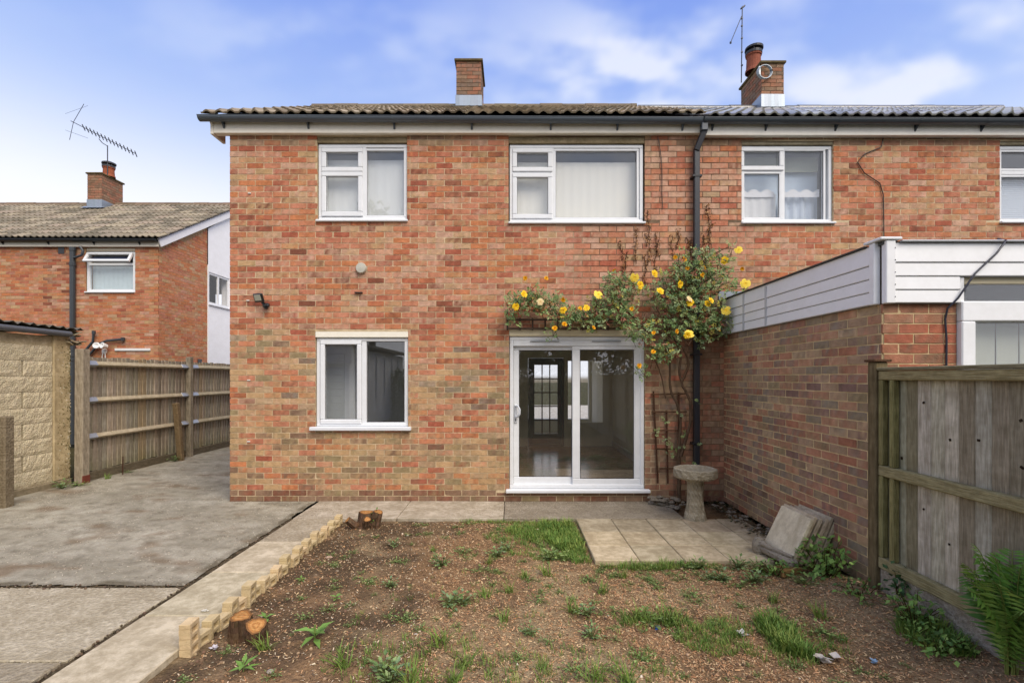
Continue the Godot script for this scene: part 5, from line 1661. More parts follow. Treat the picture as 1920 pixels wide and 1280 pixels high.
func stump(at: Vector3, trunks: Array, label: String, roots: int) -> Node3D:
	var s := thing("tree_stump", label, "tree stump", at)
	for tr in trunks:
		var mb := MB.new()
		var p0: Vector3 = tr[0]
		var p1: Vector3 = tr[1]
		var r: float = tr[2]
		var ph := rf(0, 6)
		var dir := (p1 - p0).normalized()
		var sx := dir.cross(Vector3(0, 0, 1)).normalized()
		var sy := dir.cross(sx)
		var rings := []
		for k in 5:
			var ring := []
			var f := k / 4.0
			for i in 18:
				var a := TAU * i / 18.0
				var rr := r * (1.25 - 0.25 * f) * (1.0 + 0.1 * sin(a * 3.0 + ph) + 0.07 * sin(a * 8.0 + ph + f * 2.0))
				ring.append(p0.lerp(p1, f) + (sx * cos(a) + sy * sin(a)) * rr)
			rings.append(ring)
		for k in 4:
			for i in 18:
				var j := (i + 1) % 18
				mb.quad(rings[k][i], rings[k][j], rings[k + 1][j], rings[k + 1][i], rings[k][i] - p0.lerp(p1, k / 4.0), jit(S(124, 100, 80), 0.3))
		build(mb, "bark", M.bark, s)
		var cm := MB.new()
		for q in 5:
			var f0 := q / 5.0
			var f1 := (q + 1) / 5.0
			for i in 18:
				var j := (i + 1) % 18
				var c := jit(S(208, 156, 98) if q % 2 == 0 else S(194, 138, 82), 0.14)
				if q == 4: c = S(150, 108, 70)
				var o := p1 + dir * 0.002
				cm.quad(o + (rings[4][i] - p1) * f0, o + (rings[4][j] - p1) * f0, o + (rings[4][j] - p1) * f1, o + (rings[4][i] - p1) * f1, dir, c)
		build(cm, "cut_face", M.wood_h, s)
	for k in roots:
		var a := rf(0, TAU)
		var rm := MB.new()
		var l := rf(0.08, 0.16)
		rm.tube([Vector3(cos(a) * 0.04, 0.05, sin(a) * 0.04), Vector3(cos(a) * l * 0.7, 0.03, sin(a) * l * 0.7), Vector3(cos(a) * l, -0.03, sin(a) * l)], [0.022, 0.016, 0.008], 7, jit(S(128, 98, 74), 0.2))
		build(rm, "root", M.bark, s)
	return s

func floodlight() -> void:
	var f := thing("floodlight", "small black floodlight with sensor on the brick wall near the corner", "floodlight", Vector3(-3.22, 2.55, 0.0))
	var bl := S(34, 35, 38)
	var hm := MB.new()
	var t := Transform3D(Basis(Vector3(0, 1, 0), -0.35) * Basis(Vector3(1, 0, 0), 0.35), Vector3(-0.04, 0.09, 0.10))
	hm.boxt(t, Vector3(0.15, 0.115, 0.035), bl, 0.012)
	build(hm, "housing", M.black_plastic, f)
	var gm := MB.new()
	gm.boxt(t * Transform3D(Basis(), Vector3(0, 0.005, 0.018)), Vector3(0.105, 0.075, 0.004), S(176, 176, 160), 0.002)
	build(gm, "lamp_glass", M.white_plastic, f)
	var sm := MB.new()
	sm.boxt(Transform3D(Basis(Vector3(0, 0, 1), 0.2), Vector3(0.03, 0.0, 0.05)), Vector3(0.085, 0.055, 0.06), bl, 0.015)
	sm.tube([Vector3(0.0, 0.02, 0.0), Vector3(0.0, 0.03, 0.08)], [0.02], 8, bl)
	sm.lathe(Vector3(0.035, -0.055, 0.065), [[0.0, 0.0], [0.02, 0.006], [0.026, 0.03]], 12, [bl])
	build(sm, "motion_sensor", M.black_plastic, f)

func aerials() -> void:
	var a := thing("tv_aerial", "long stepped television aerial above the chimney of the house across the drive", "aerial", Vector3(-12.38, 7.75, -8.6))
	var c := S(70, 72, 78)
	var m := MB.new()
	m.tube([Vector3(0.06, 0, 0.2), Vector3(0.06, 0.92, 0.2)], [0.014], 6, c)
	m.tube([Vector3(0.06, 0.9, 0.2), Vector3(-0.1, 1.0, 0.2), Vector3(-0.2, 1.12, 0.2)], [0.012], 6, c)
	build(m, "mast", M.metal, a)
	var b := MB.new()
	b.tube([Vector3(-1.15, 1.72, 0.1), Vector3(1.0, 0.62, 0.3)], [0.011], 6, c)
	build(b, "boom", M.metal, a)
	for k in 15:
		var f := 0.2 + 0.8 * k / 14.0
		var p := Vector3(-1.15, 1.72, 0.1).lerp(Vector3(1.0, 0.62, 0.3), f)
		var e := MB.new()
		e.tube([p + Vector3(-0.06, -0.035, -0.12), p + Vector3(0.06, 0.03, 0.12)], [0.014], 5, c)
		build(e, "director", M.metal, a)
	for s in [-1.0, 1.0]:
		var e := MB.new()
		e.tube([Vector3(-1.05, 1.68, 0.12), Vector3(-1.05 + 0.22 * s + 0.1, 1.68 + 0.55 * s, 0.12)], [0.008], 5, c)
		e.tube([Vector3(-1.3, 1.68 + 0.5 * s * 0.5, 0.12), Vector3(-0.6, 1.68 + 0.5 * s, 0.12)], [0.004], 4, c)
		build(e, "reflector", M.metal, a)
	var v := thing("tv_aerial", "thin upright aerial pole with slanting arm behind the tall chimney pot", "aerial", Vector3(4.66, 7.6, -3.5))
	var pm := MB.new()
	pm.tube([Vector3(0.0, 0, 0), Vector3(0.02, 1.55, 0)], [0.010], 6, c)
	for y in [0.35, 0.62, 0.9, 1.15, 1.3]:
		pm.boxt(Transform3D(Basis(), Vector3(0.012, y, 0)), Vector3(0.035, 0.03, 0.03), c, 0.004)
	build(pm, "mast", M.metal, v)
	var am := MB.new()
	am.tube([Vector3(0.02, 1.38, 0), Vector3(-0.24, 0.78, 0.05)], [0.008], 5, c)
	am.lathe(Vector3(-0.24, 0.76, 0.05), [[0.0, 0.04], [0.02, 0.03], [0.02, 0.0], [0.0, -0.01]], 8, [c])
	am.boxt(Transform3D(Basis(Vector3(0, 0, 1), 0.6), Vector3(0.03, 1.53, 0)), Vector3(0.1, 0.02, 0.05), c, 0.003)
	build(am, "slanting_arm", M.metal, v)
	var s := thing("security_light", "white twin spotlight on the brick wall above the timber fence", "floodlight", Vector3(-9.9, 2.25, -5.42))
	for k in [[-0.07, 0.12, -0.3], [0.1, 0.12, 0.3]]:
		var lm := MB.new()
		lm.lathe(Vector3.ZERO, [[0.0, -0.06], [0.05, -0.05], [0.075, 0.06], [0.06, 0.065], [0.0, 0.03]], 14, [S(228, 228, 226)])
		put(lm.mesh(), "lamp_head", M.white_plastic, s, Transform3D(Basis(Vector3(1, 0, 0), 1.35) * Basis(Vector3(0, 0, 1), k[2]), Vector3(k[0], k[1], 0.12)))
	var bm := MB.new()
	bm.boxt(Transform3D(), Vector3(0.1, 0.12, 0.08), S(226, 226, 224), 0.02)
	bm.tube([Vector3(-0.02, -0.05, 0.02), Vector3(-0.07, -0.3, 0.02), Vector3(-0.06, -0.5, 0.02)], [0.012], 5, S(224, 224, 220))
	bm.tube([Vector3(0.03, -0.05, 0.02), Vector3(0.05, -0.3, 0.02), Vector3(0.04, -0.5, 0.02)], [0.012], 5, S(224, 224, 220))
	build(bm, "sensor_box", M.white_plastic, s)

# ---------------------------------------------------------------- plants
func rdir() -> Vector3:
	var v := Vector3(rf(-1, 1), rf(-1, 1), rf(-1, 1))
	return v.normalized() if v.length() > 0.05 else Vector3.UP

# compound rose leaf: stalk with five leaflets
func rose_leaf(mb: MB, p: Vector3, dir: Vector3, s: float, col: Color) -> void:
	var up := (Vector3(0, 0.6, 0.8) + rdir() * 0.7).normalized()
	var sd := dir.cross(up).normalized()
	var tip := p + dir * s * 1.5
	mb.leaf(tip, dir, up, s * 1.15, s * 0.75, jit(col, 0.15), 0.15, 0.12)
	for k in [[0.95, 1.0], [0.4, 0.85]]:
		for q in [-1.0, 1.0]:
			mb.leaf(p + dir * s * 1.5 * float(k[0]), (dir * 0.35 + sd * q).normalized(), up, s * float(k[1]), s * 0.62, jit(col, 0.15), 0.15, 0.15)

func bloom_mesh(col: Color, mid: Color, r: float, open: float) -> ArrayMesh:
	var mb := MB.new()
	for ring in [[1.0, 6, 0.25], [0.78, 6, 0.55], [0.52, 5, 0.9], [0.3, 4, 1.25]]:
		var rr: float = r * ring[0]
		for k in int(ring[1]):
			var a: float = TAU * k / ring[1] + rf(-0.3, 0.3) + ring[2] * 3.0
			var tilt: float = clampf(ring[2] * (1.35 - open) + 0.12, 0.05, 1.35)
			var d := Vector3(cos(a) * cos(tilt), sin(a) * cos(tilt), sin(tilt))
			var tn := Vector3(-sin(a), cos(a), 0)
			var c: Color = jit(col.lerp(mid, clampf(ring[2] * 0.7, 0, 1)), 0.08)
			var b := Vector3(0, 0, -0.01 + 0.004 * ring[2])
			var p1 := b + d * rr * 0.55 + tn * rr * 0.42
			var p2 := b + d * rr * 0.55 - tn * rr * 0.42
			var t1 := b + d * rr * 0.98 + tn * rr * 0.3 - Vector3(0, 0, r * 0.12 * open)
			var t2 := b + d * rr * 0.98 - tn * rr * 0.3 - Vector3(0, 0, r * 0.12 * open)
			var out := Vector3(0, 0, 1)
			mb.tri(b, p1, p2, out, sh(c, 0.9), c, c)
			mb.quad(p1, t1, t2, p2, out, c)
	return mb.mesh()

func climbing_rose() -> void:
	var r := thing("climbing_rose", "climbing rose with yellow blooms spreading over the patio door and downpipe", "rose bush", Vector3(2.15, 0, 0.1))
	var o := Vector3(2.15, 0, 0.1)
	var green := [S(112, 138, 82), S(94, 122, 76), S(134, 156, 96), S(126, 146, 106), S(154, 166, 116)]
	var blobs := [[0.07, 2.55, 0.17, 0.12, 46], [0.0, 2.34, 0.09, 0.09, 10], [0.27, 2.6, 0.15, 0.12, 44], [0.46, 2.53, 0.17, 0.13, 56], [0.62, 2.42, 0.15, 0.12, 34], [0.5, 2.2, 0.06, 0.1, 8], [0.8, 2.38, 0.17, 0.11, 44], [1.0, 2.36, 0.16, 0.14, 46], [1.1, 2.53, 0.14, 0.12, 36],
		[1.36, 2.6, 0.21, 0.28, 120], [1.3, 2.8, 0.13, 0.12, 30], [1.5, 2.76, 0.1, 0.1, 18], [1.62, 2.26, 0.22, 0.12, 46], [1.45, 2.35, 0.12, 0.12, 24], [1.78, 2.68, 0.12, 0.12, 20],
		[2.2, 2.75, 0.33, 0.32, 210], [2.3, 3.06, 0.24, 0.17, 80], [2.55, 2.88, 0.22, 0.28, 74], [2.12, 2.42, 0.28, 0.2, 92], [2.5, 2.42, 0.2, 0.2, 62], [2.56, 2.27, 0.16, 0.14, 56], [2.38, 2.18, 0.1, 0.14, 30], [2.02, 2.2, 0.14, 0.1, 22], [2.65, 3.05, 0.12, 0.16, 16], [2.78, 2.76, 0.14, 0.12, 16], [2.72, 3.18, 0.08, 0.1, 6],
		[1.9, 1.94, 0.18, 0.11, 52], [1.66, 2.08, 0.12, 0.09, 16], [1.63, 1.7, 0.07, 0.06, 9], [1.56, 2.12, 0.08, 0.05, 8]]
	var fm := MB.new()
	var twig := MB.new()
	for b in blobs:
		for k in int(b[4] * 1.9):
			var q := rdir() * pow(rng.randf(), 0.5)
			var p := Vector3(b[0] + q.x * b[2] * 1.2, b[1] + q.y * b[3] * 1.2, 0.23 + q.z * minf(0.18, b[2] * 1.1)) - o
			var d := (rdir() + Vector3(q.x, q.y + 0.15, q.z + 0.3) * 0.8).normalized()
			var tone: Color = green[rng.randi() % 5]
			if rng.randf() < 0.06: tone = S(164, 156, 72)
			elif rng.randf() < 0.07: tone = S(150, 96, 76)
			rose_leaf(fm, p, d, rf(0.022, 0.038), tone)
			if k % 4 == 0:
				var e := p - d * 0.14 + rdir() * 0.04
				twig.tube([e, p], [0.0035, 0.002], 4, jit(S(84, 78, 46), 0.2), null, false)
	kind(build(fm, "foliage", M.leaf, r), "stuff")
	kind(build(twig, "twigs", M.bark, r), "stuff")
	var wood := S(112, 92, 76)
	for s in [
		[[[2.16, 0.0, 0.10], [2.15, 0.4, 0.09], [2.155, 0.72, 0.09], [2.17, 1.05, 0.09], [2.13, 1.28, 0.09], [2.05, 1.42, 0.09], [2.03, 1.7, 0.1], [2.03, 1.9, 0.12], [1.95, 2.1, 0.15]], 0.026],
		[[[2.17, 0.6, 0.10], [2.24, 0.85, 0.11], [2.29, 1.05, 0.11], [2.29, 1.32, 0.11], [2.2, 1.5, 0.1], [2.15, 1.72, 0.1], [2.17, 1.9, 0.12], [2.1, 2.1, 0.15], [2.15, 2.4, 0.18]], 0.022],
		[[[2.18, 1.55, 0.1], [2.25, 1.72, 0.12], [2.26, 1.85, 0.13], [2.18, 2.0, 0.15], [2.0, 2.14, 0.18], [1.75, 2.25, 0.18], [1.5, 2.42, 0.18], [1.3, 2.55, 0.2]], 0.018],
		[[[1.75, 2.25, 0.17], [1.45, 2.3, 0.14], [1.2, 2.33, 0.12], [0.9, 2.38, 0.13], [0.5, 2.42, 0.14], [0.15, 2.5, 0.15], [0.05, 2.6, 0.17]], 0.012],
		[[[2.1, 2.1, 0.16], [2.2, 2.4, 0.18], [2.25, 2.7, 0.2], [2.35, 3.0, 0.2], [2.5, 3.15, 0.22], [2.72, 3.25, 0.24]], 0.012],
		[[[2.2, 2.4, 0.18], [2.45, 2.6, 0.22], [2.7, 2.75, 0.24], [2.87, 2.76, 0.25]], 0.009],
		[[[2.35, 3.0, 0.2], [2.6, 3.0, 0.22], [2.86, 2.97, 0.24]], 0.007],
		[[[1.98, 1.35, 0.09], [1.93, 1.6, 0.1], [1.86, 1.78, 0.14], [1.75, 1.9, 0.18]], 0.010],
		[[[2.14, 2.0, 0.14], [1.9, 2.35, 0.2], [1.8, 2.6, 0.2], [1.78, 2.9, 0.2]], 0.007],
		[[[2.28, 2.1, 0.2], [2.2, 2.02, 0.3], [2.12, 2.1, 0.3]], 0.006]]:
		var pts := []
		for q in s[0]:
			pts.append(Vector3(q[0], q[1], q[2]) - o)
		var c := Curve3D.new()
		for i in pts.size():
			var tn: Vector3 = (pts[mini(i + 1, pts.size() - 1)] - pts[maxi(i - 1, 0)]) / 6.0
			c.add_point(pts[i], -tn, tn)
		var fine := []
		var rad := []
		var n: int = pts.size() * 4
		for i in n + 1:
			var f := float(i) / n
			fine.append(c.sample_baked(c.get_baked_length() * f) + rdir() * 0.004)
			rad.append(float(s[1]) * (1.0 - 0.55 * f))
		var sm := MB.new()
		sm.tube(fine, rad, 7, jit(wood, 0.12))
		build(sm, "stem", M.bark, r)
	# leaves on the lower stems and trellis
	var lf := MB.new()
	for q in [[1.95, 1.09, 8], [1.88, 0.93, 8], [1.97, 0.83, 12], [2.03, 0.72, 8], [2.2, 0.9, 9], [2.15, 0.73, 7], [2.03, 0.62, 7], [2.26, 0.55, 6], [2.36, 0.75, 5], [2.3, 0.35, 6], [2.12, 1.2, 4], [2.37, 1.3, 3]]:
		for k in int(q[2] * 0.7):
			rose_leaf(lf, Vector3(q[0] + rf(-0.05, 0.05), q[1] + rf(-0.05, 0.05), rf(0.09, 0.16)) - o, (rdir() + Vector3(0, -0.2, 0.7)).normalized(), rf(0.018, 0.028), green[2 + rng.randi() % 3])
	kind(build(lf, "lower_foliage", M.leaf, r), "stuff")
	var yl := S(244, 208, 44)
	var kinds := [bloom_mesh(yl, S(236, 178, 20), 0.046, 0.7), bloom_mesh(S(246, 222, 92), S(240, 196, 44), 0.055, 1.0), bloom_mesh(S(238, 184, 36), S(228, 146, 24), 0.031, 0.35), bloom_mesh(S(232, 214, 168), S(226, 190, 120), 0.045, 1.0)]
	for b in [[0.047, 2.484, 0], [0.149, 2.64, 0], [0.345, 2.541, 3], [0.629, 2.443, 0], [0.525, 2.223, 2], [0.648, 2.276, 2], [0.838, 2.465, 2], [0.91, 2.469, 0], [1.066, 2.64, 1], [1.274, 2.94, 2], [1.508, 2.845, 1], [1.569, 2.746, 0], [1.47, 2.46, 2], [1.781, 2.911, 0], [1.815, 2.674, 0], [2.071, 2.763, 0], [2.176, 2.58, 3], [2.18, 2.53, 0], [2.407, 2.526, 0], [2.44, 2.56, 0], [2.176, 2.156, 1], [2.14, 2.13, 0], [2.622, 2.437, 1], [2.821, 3.206, 1], [2.65, 3.073, 0], [2.868, 2.968, 2], [2.878, 2.775, 1], [2.394, 2.987, 2], [2.185, 2.978, 2], [2.147, 3.086, 2], [2.033, 3.111, 2], [2.347, 2.877, 2], [1.569, 1.763, 2], [1.73, 1.934, 2], [1.009, 2.232, 2], [0.629, 2.57, 2], [1.739, 2.166, 2], [2.024, 2.181, 2], [2.546, 2.213, 2], [0.16, 2.83, 2], [0.42, 2.83, 2]]:
		var t := Transform3D(Basis.from_euler(Vector3(rf(-0.6, 0.3), rf(-0.6, 0.6), rf(0, 6))).scaled(Vector3.ONE * rf(0.9, 1.2)), Vector3(b[0], b[1], rf(0.36, 0.42) if b[1] < 2.9 else 0.3) - o)
		put(kinds[b[2]], "bloom", M.petal, r, t)
	# the two trellises
	var tw := S(96, 82, 72)
	var tr := thing("trellis", "dark weathered timber trellis strip over the patio door", "trellis", Vector3(0.68, 2.3, 0.05))
	for y in [-0.05, 0.065]:
		plain_box(tr, "slat", Vector3(-0.75, y - 0.012, -0.01), Vector3(0.75, y + 0.012, 0.01), tw, M.wood_h, 0.003)
	for k in 10:
		var x := -0.74 + 0.164 * k
		plain_box(tr, "slat", Vector3(x - 0.011, -0.07, -0.028), Vector3(x + 0.011, 0.2 if k == 0 else 0.09, -0.011), tw, M.wood_v, 0.003)
	var t2 := thing("trellis", "broken brown trellis on the wall behind the rose stems", "trellis", Vector3(2.0, 0.24, 0.03))
	for q in [[1.4, -0.2, 0.29], [1.17, -0.19, 0.27], [0.93, -0.17, 0.16], [0.69, -0.14, 0.16], [0.434, -0.08, 0.1]]:
		var m := MB.new()
		m.boxt(Transform3D(Basis(Vector3(0, 0, 1), rf(-0.03, 0.03)), Vector3((q[1] + q[2]) * 0.5, q[0] - 0.24, 0.012)), Vector3(q[2] - q[1], 0.017, 0.012), jit(S(104, 78, 60), 0.15), 0.002)
		build(m, "slat", M.wood_h, t2)
	for q in [[-0.13, 0.0, 1.2, 0.05], [0.02, 0.0, 0.95, 0.02], [0.17, 0.0, 1.18, 0.0]]:
		var m := MB.new()
		m.boxt(Transform3D(Basis(Vector3(0, 0, 1), q[3]), Vector3(q[0], (q[1] + q[2]) * 0.5, 0.0)), Vector3(0.02, q[2] - q[1], 0.012), jit(S(92, 66, 52), 0.15), 0.002)
		build(m, "slat", M.wood_v, t2)

func dead_creeper() -> void:
	var d := thing("dead_creeper", "dried brown creeper strands clinging to the bricks above the rose", "creeper", Vector3(2.0, 2.7, 0.0))
	var o := Vector3(2.0, 2.7, 0.0)
	for s in [[1.41, 3.40, 3.15], [1.5, 3.26, 2.85], [1.62, 3.55, 3.1], [1.72, 3.2, 2.78], [1.73, 3.5, 3.32], [1.78, 3.78, 3.1], [1.87, 3.5, 3.0], [1.92, 3.42, 3.2], [2.09, 3.47, 3.16], [2.17, 3.54, 3.28], [2.27, 3.45, 3.2], [2.33, 3.4, 3.05], [2.5, 3.48, 3.16], [2.55, 3.87, 3.42], [2.57, 3.42, 3.2], [1.45, 3.1, 2.9], [1.57, 3.02, 2.9], [2.52, 3.3, 3.1], [2.62, 3.62, 3.4]]:
		var m := MB.new()
		var pts := []
		var x: float = s[0]
		var n := 12
		for k in n + 1:
			pts.append(Vector3(x, lerpf(s[1], s[2], float(k) / n), 0.008) - o)
			x += rf(-0.018, 0.018)
		m.tube(pts, [0.004], 4, S(88, 66, 50))
		for k in int((s[1] - s[2]) * 120.0):
			var q := rng.randf()
			var p: Vector3 = pts[int(q * n)] + Vector3(rf(-0.028, 0.028), rf(-0.02, 0.02), 0.004)
			m.leaf(p, (rdir() + Vector3(0, 0, 0.6)).normalized(), rdir(), rf(0.018, 0.036), rf(0.012, 0.024), jit([S(186, 142, 98), S(158, 112, 76), S(204, 164, 120), S(112, 80, 60)][rng.randi() % 4], 0.2), 0.4, 0.3)
		build(m, "strand", M.leaf, d)

# low weeds: leafy rosettes, upright seedlings and grass tufts
func weed_mesh(type: int) -> ArrayMesh:
	var mb := MB.new()
	if type == 0:
		for k in 40:
			var a := rf(0, TAU)
			var e := rf(0.1, 1.1)
			var d := Vector3(cos(a) * cos(e), sin(e), sin(a) * cos(e))
			var p := d * rf(0.01, 0.09) + Vector3(0, 0.01, 0)
			mb.leaf(p, (d + Vector3(0, -0.2, 0)).normalized(), Vector3.UP, rf(0.022, 0.045), rf(0.015, 0.028), jit([S(104, 130, 76), S(116, 140, 100), S(132, 150, 96)][k % 3], 0.18), 0.2, 0.2)
			mb.tube([Vector3.ZERO, p + d * 0.006], [0.002, 0.0015], 3, S(96, 104, 60), null, false)
	elif type == 1:
		for k in 7:
			var a := TAU * k / 7.0 + rf(-0.4, 0.4)
			var e := rf(0.15, 0.9)
			var d := Vector3(cos(a) * cos(e), sin(e), sin(a) * cos(e))
			mb.leaf(Vector3(0, rf(0.01, 0.05), 0), d, Vector3.UP, rf(0.06, 0.1), rf(0.025, 0.04), jit(S(112, 148, 72), 0.15), 0.2, 0.25)
		mb.tube([Vector3.ZERO, Vector3(0, 0.07, 0)], [0.004], 5, S(120, 140, 76))
	elif type == 2:
		for k in 34:
			var a := rf(0, TAU)
			var l := rf(0.05, 0.12)
			var w := 0.0028
			var lean := rf(0.2, 1.1)
			var d := Vector3(cos(a) * sin(lean), cos(lean), sin(a) * sin(lean))
			var s := Vector3(-sin(a), 0, cos(a)) * w
			var p := Vector3(rf(-0.03, 0.03), 0, rf(-0.03, 0.03))
			var q := p + d * l * 0.6
			var tip := p + d * l + Vector3(cos(a), -0.5, sin(a)) * l * 0.15
			var c := jit(S(112, 134, 62), 0.2)
			mb.quad(p - s, p + s, q + s * 0.8, q - s * 0.8, Vector3(0, 1, 0), c)
			mb.tri(q - s * 0.8, q + s * 0.8, tip, Vector3(0, 1, 0), c, c, sh(c, 1.1))
	else:
		for k in 40:
			var a := rf(0, TAU)
			var rr := rf(0.0, 0.11)
			var p := Vector3(cos(a) * rr, rf(0.005, 0.03), sin(a) * rr)
			mb.tube([Vector3.ZERO, p], [0.0015], 3, S(104, 112, 66), null, false)
			mb.leaf(p, (Vector3(cos(a), rf(0.0, 0.7), sin(a)) + rdir() * 0.4).normalized(), Vector3.UP, rf(0.014, 0.03), rf(0.01, 0.02), jit([S(122, 148, 84), S(104, 128, 74), S(144, 164, 100)][k % 3], 0.2), 0.15, 0.2)
	return mb.mesh()

func weeds() -> void:
	var protos := []
	for t in 4:
		var l := []
		for k in 4:
			l.append(weed_mesh(t))
		protos.append(l)
	var named := [["leafy_weed", "bushy leafy weed in the soil bed", "bushy weeds in the soil"], ["seedling", "bright broad-leaved seedling in the soil", "broad-leaved seedlings in the soil"], ["grass_tuft", "thin grass tuft in the soil", "grass tufts in the soil"], ["creeping_weed", "flat small-leaved weed on the soil", "flat weeds in the soil"]]
	var list := [[-1.15, 1.6, 0, 0.8], [-0.61, 2.1, 0, 1.2], [-0.45, 2.8, 0, 1.2], [-0.36, 2.78, 0, 1.1], [-0.45, 1.77, 3, 1.1], [-0.2, 2.67, 2, 1.1], [-0.96, 2.53, 0, 0.8], [-1.24, 3.28, 1, 1.5], [0.43, 2.93, 2, 1.2], [0.52, 2.97, 0, 0.9], [0.11, 3.21, 0, 0.7], [0.51, 3.25, 0, 0.9], [-0.15, 1.84, 0, 1.1], [-0.05, 1.7, 0, 1.0], [0.34, 1.97, 0, 1.1], [0.42, 1.9, 3, 1.3], [-0.02, 2.58, 2, 1.0], [-0.46, 3.34, 2, 1.5], [-0.66, 3.7, 0, 1.3], [-0.72, 3.62, 0, 1.1], [-0.52, 3.72, 2, 1.5], [-0.97, 3.56, 2, 1.4], [-0.32, 3.71, 2, 1.2], [0.94, 3.04, 3, 1.5], [0.86, 3.0, 2, 1.3], [1.05, 3.06, 2, 1.4], [1.37, 2.67, 3, 1.0], [1.82, 2.48, 3, 1.3], [1.7, 2.4, 0, 1.1], [1.95, 2.42, 0, 1.2], [2.3, 2.53, 3, 1.5], [1.99, 3.21, 3, 1.2], [2.12, 3.02, 2, 1.3], [1.33, 2.16, 2, 1.2], [1.2, 2.14, 3, 1.0], [1.07, 2.12, 2, 1.0], [1.61, 2.16, 0, 1.0], [1.48, 2.15, 3, 1.2], [0.45, 3.69, 2, 1.3], [0.36, 3.61, 3, 0.9], [2.1, 2.2, 0, 1.1], [1.95, 2.16, 0, 1.2], [-0.27, 3.56, 2, 1.2], [-1.16, 2.43, 3, 0.8], [-1.72, 2.38, 1, 0.5], [1.92, 2.76, 2, 1.0], [1.61, 2.38, 0, 0.7], [-1.68, 3.02, 1, 0.7], [-1.3, 2.75, 1, 0.6], [-1.42, 3.0, 3, 0.7], [-1.05, 1.98, 3, 0.7], [-0.75, 1.72, 2, 0.7], [-0.28, 2.2, 3, 1.0], [0.1, 2.35, 2, 1.0], [0.3, 2.3, 2, 1.2], [0.62, 2.4, 3, 0.9], [0.7, 2.62, 2, 1.1], [0.2, 2.75, 3, 0.8], [-0.75, 3.0, 3, 0.8], [-0.05, 3.05, 2, 1.0], [-1.5, 3.62, 1, 0.9], [0.05, 3.5, 3, 0.7], [0.75, 3.5, 3, 0.9], [0.62, 3.72, 2, 1.3], [-1.58, 2.06, 3, 0.6], [-1.0, 0.95, 3, 0.7], [-0.5, 0.92, 3, 1.0], [-1.5, 3.38, 2, 1.1], [-0.2, 2.02, 2, 0.9], [0.92, 2.3, 2, 0.9], [1.15, 2.5, 3, 0.8], [-6.55, -0.72, 0, 1.5], [-6.5, -0.9, 3, 1.6], [-6.5, -3.0, 0, 1.2], [-6.52, -1.9, 3, 1.0], [-6.45, -1.4, 2, 1.2]]
	list.sort_custom(func(p, q): return p[1] < q[1])
	var marks := [[-1.68, 3.22, "the twin-cut stump"], [-1.62, 0.98, "the gnarled stump"], [0.74, 2.05, "the front corner of the patio"], [2.3, 2.2, "the leaning slabs"], [2.57, 3.8, "the fern"], [1.83, 3.51, "the crumpled plastic bag"], [0.96, 3.13, "the tiny blue scrap"], [-1.67, 1.91, "the pinkish pebble"], [0.4, 1.2, "the thick grass beside the patio"], [-0.62, 3.2, "the small pale pebble"], [-1.35, 3.62, "the flat grey pebble"]]
	var ranks := {}
	for w in list:
		var best := 0
		for i in marks.size():
			if Vector2(w[0] - marks[i][0], w[1] - marks[i][1]).length() < Vector2(w[0] - marks[best][0], w[1] - marks[best][1]).length():
				best = i
		w.append(best)
		w.append(Vector2(w[0] - marks[best][0], w[1] - marks[best][1]).length())
	list.sort_custom(func(p, q): return p[5] < q[5])
	for w in list:
		var t: int = w[2]
		var y := soil_y(w[0], w[1]) if w[0] > -2.0 else 0.0
		var o := put(protos[t][rng.randi() % 4], named[t][0], M.leaf, self, Transform3D(Basis(Vector3(0, 1, 0), rf(0, TAU)).scaled(Vector3.ONE * float(w[3])), Vector3(w[0], y, w[1])))
		if w[0] < -2.0:
			tag(o, "scrubby weed at the foot of the fence beside the drive" if t != 2 else "thin grass at the foot of the fence beside the drive", "weed", "weeds along the drive fence")
		else:
			var key := "%d %d" % [t, w[4]]
			ranks[key] = ranks.get(key, 0) + 1
			var near: String = ["nearest", "second nearest", "third nearest", "fourth nearest", "fifth nearest", "sixth nearest", "seventh nearest", "eighth nearest", "ninth nearest"][ranks[key] - 1]
			tag(o, "%s, %s to %s" % [named[t][1], near, marks[w[4]][2]], "weed", named[t][2])
	# tiny seedlings too many to count
	var sm := MultiMesh.new()
	sm.transform_format = MultiMesh.TRANSFORM_3D
	sm.mesh = protos[3][0]
	sm.instance_count = 330
	for k in sm.instance_count:
		var x := rf(-1.85, 2.5)
		var z := rf(0.85, 4.2)
		if k < 90:
			x = rf(-0.2, 0.68); z = rf(0.85, 2.0)
		elif k < 150:
			x = rf(0.7, 2.4); z = rf(2.1, 2.5)
		elif x > 0.7 and z < 2.1:
			z = rf(2.12, 4.2)
		var s := rf(0.2, 0.62)
		sm.set_instance_transform(k, Transform3D(Basis(Vector3(0, 1, 0), rf(0, TAU)).scaled(Vector3(s, s * rf(0.8, 1.8), s)), Vector3(x, soil_y(x, z), z)))
	var si := MultiMeshInstance3D.new()
	si.name = "seedling_cover"
	si.multimesh = sm
	si.material_override = M.leaf
	kind(si, "stuff")
	add_child(si)
	# grass patches
	var gm := MB.new()
	for k in 9:
		var a := rf(0, TAU)
		var l := rf(0.5, 1.0)
		var lean := rf(0.1, 0.75)
		var d := Vector3(cos(a) * sin(lean), cos(lean), sin(a) * sin(lean))
		var s := Vector3(-sin(a), 0, cos(a)) * 0.035
		var p := Vector3(rf(-0.35, 0.35), 0, rf(-0.35, 0.35))
		var q := p + d * l * 0.55
		var tip := p + d * l + Vector3(cos(a), -0.3, sin(a)) * l * 0.2
		var c := Color(1, 1, 1) * rf(0.8, 1.0)
		c.a = 1.0
		gm.quad(p - s, p + s, q + s * 0.8, q - s * 0.8, Vector3.UP, c)
		gm.tri(q - s * 0.8, q + s * 0.8, tip, Vector3.UP, c, c, c)
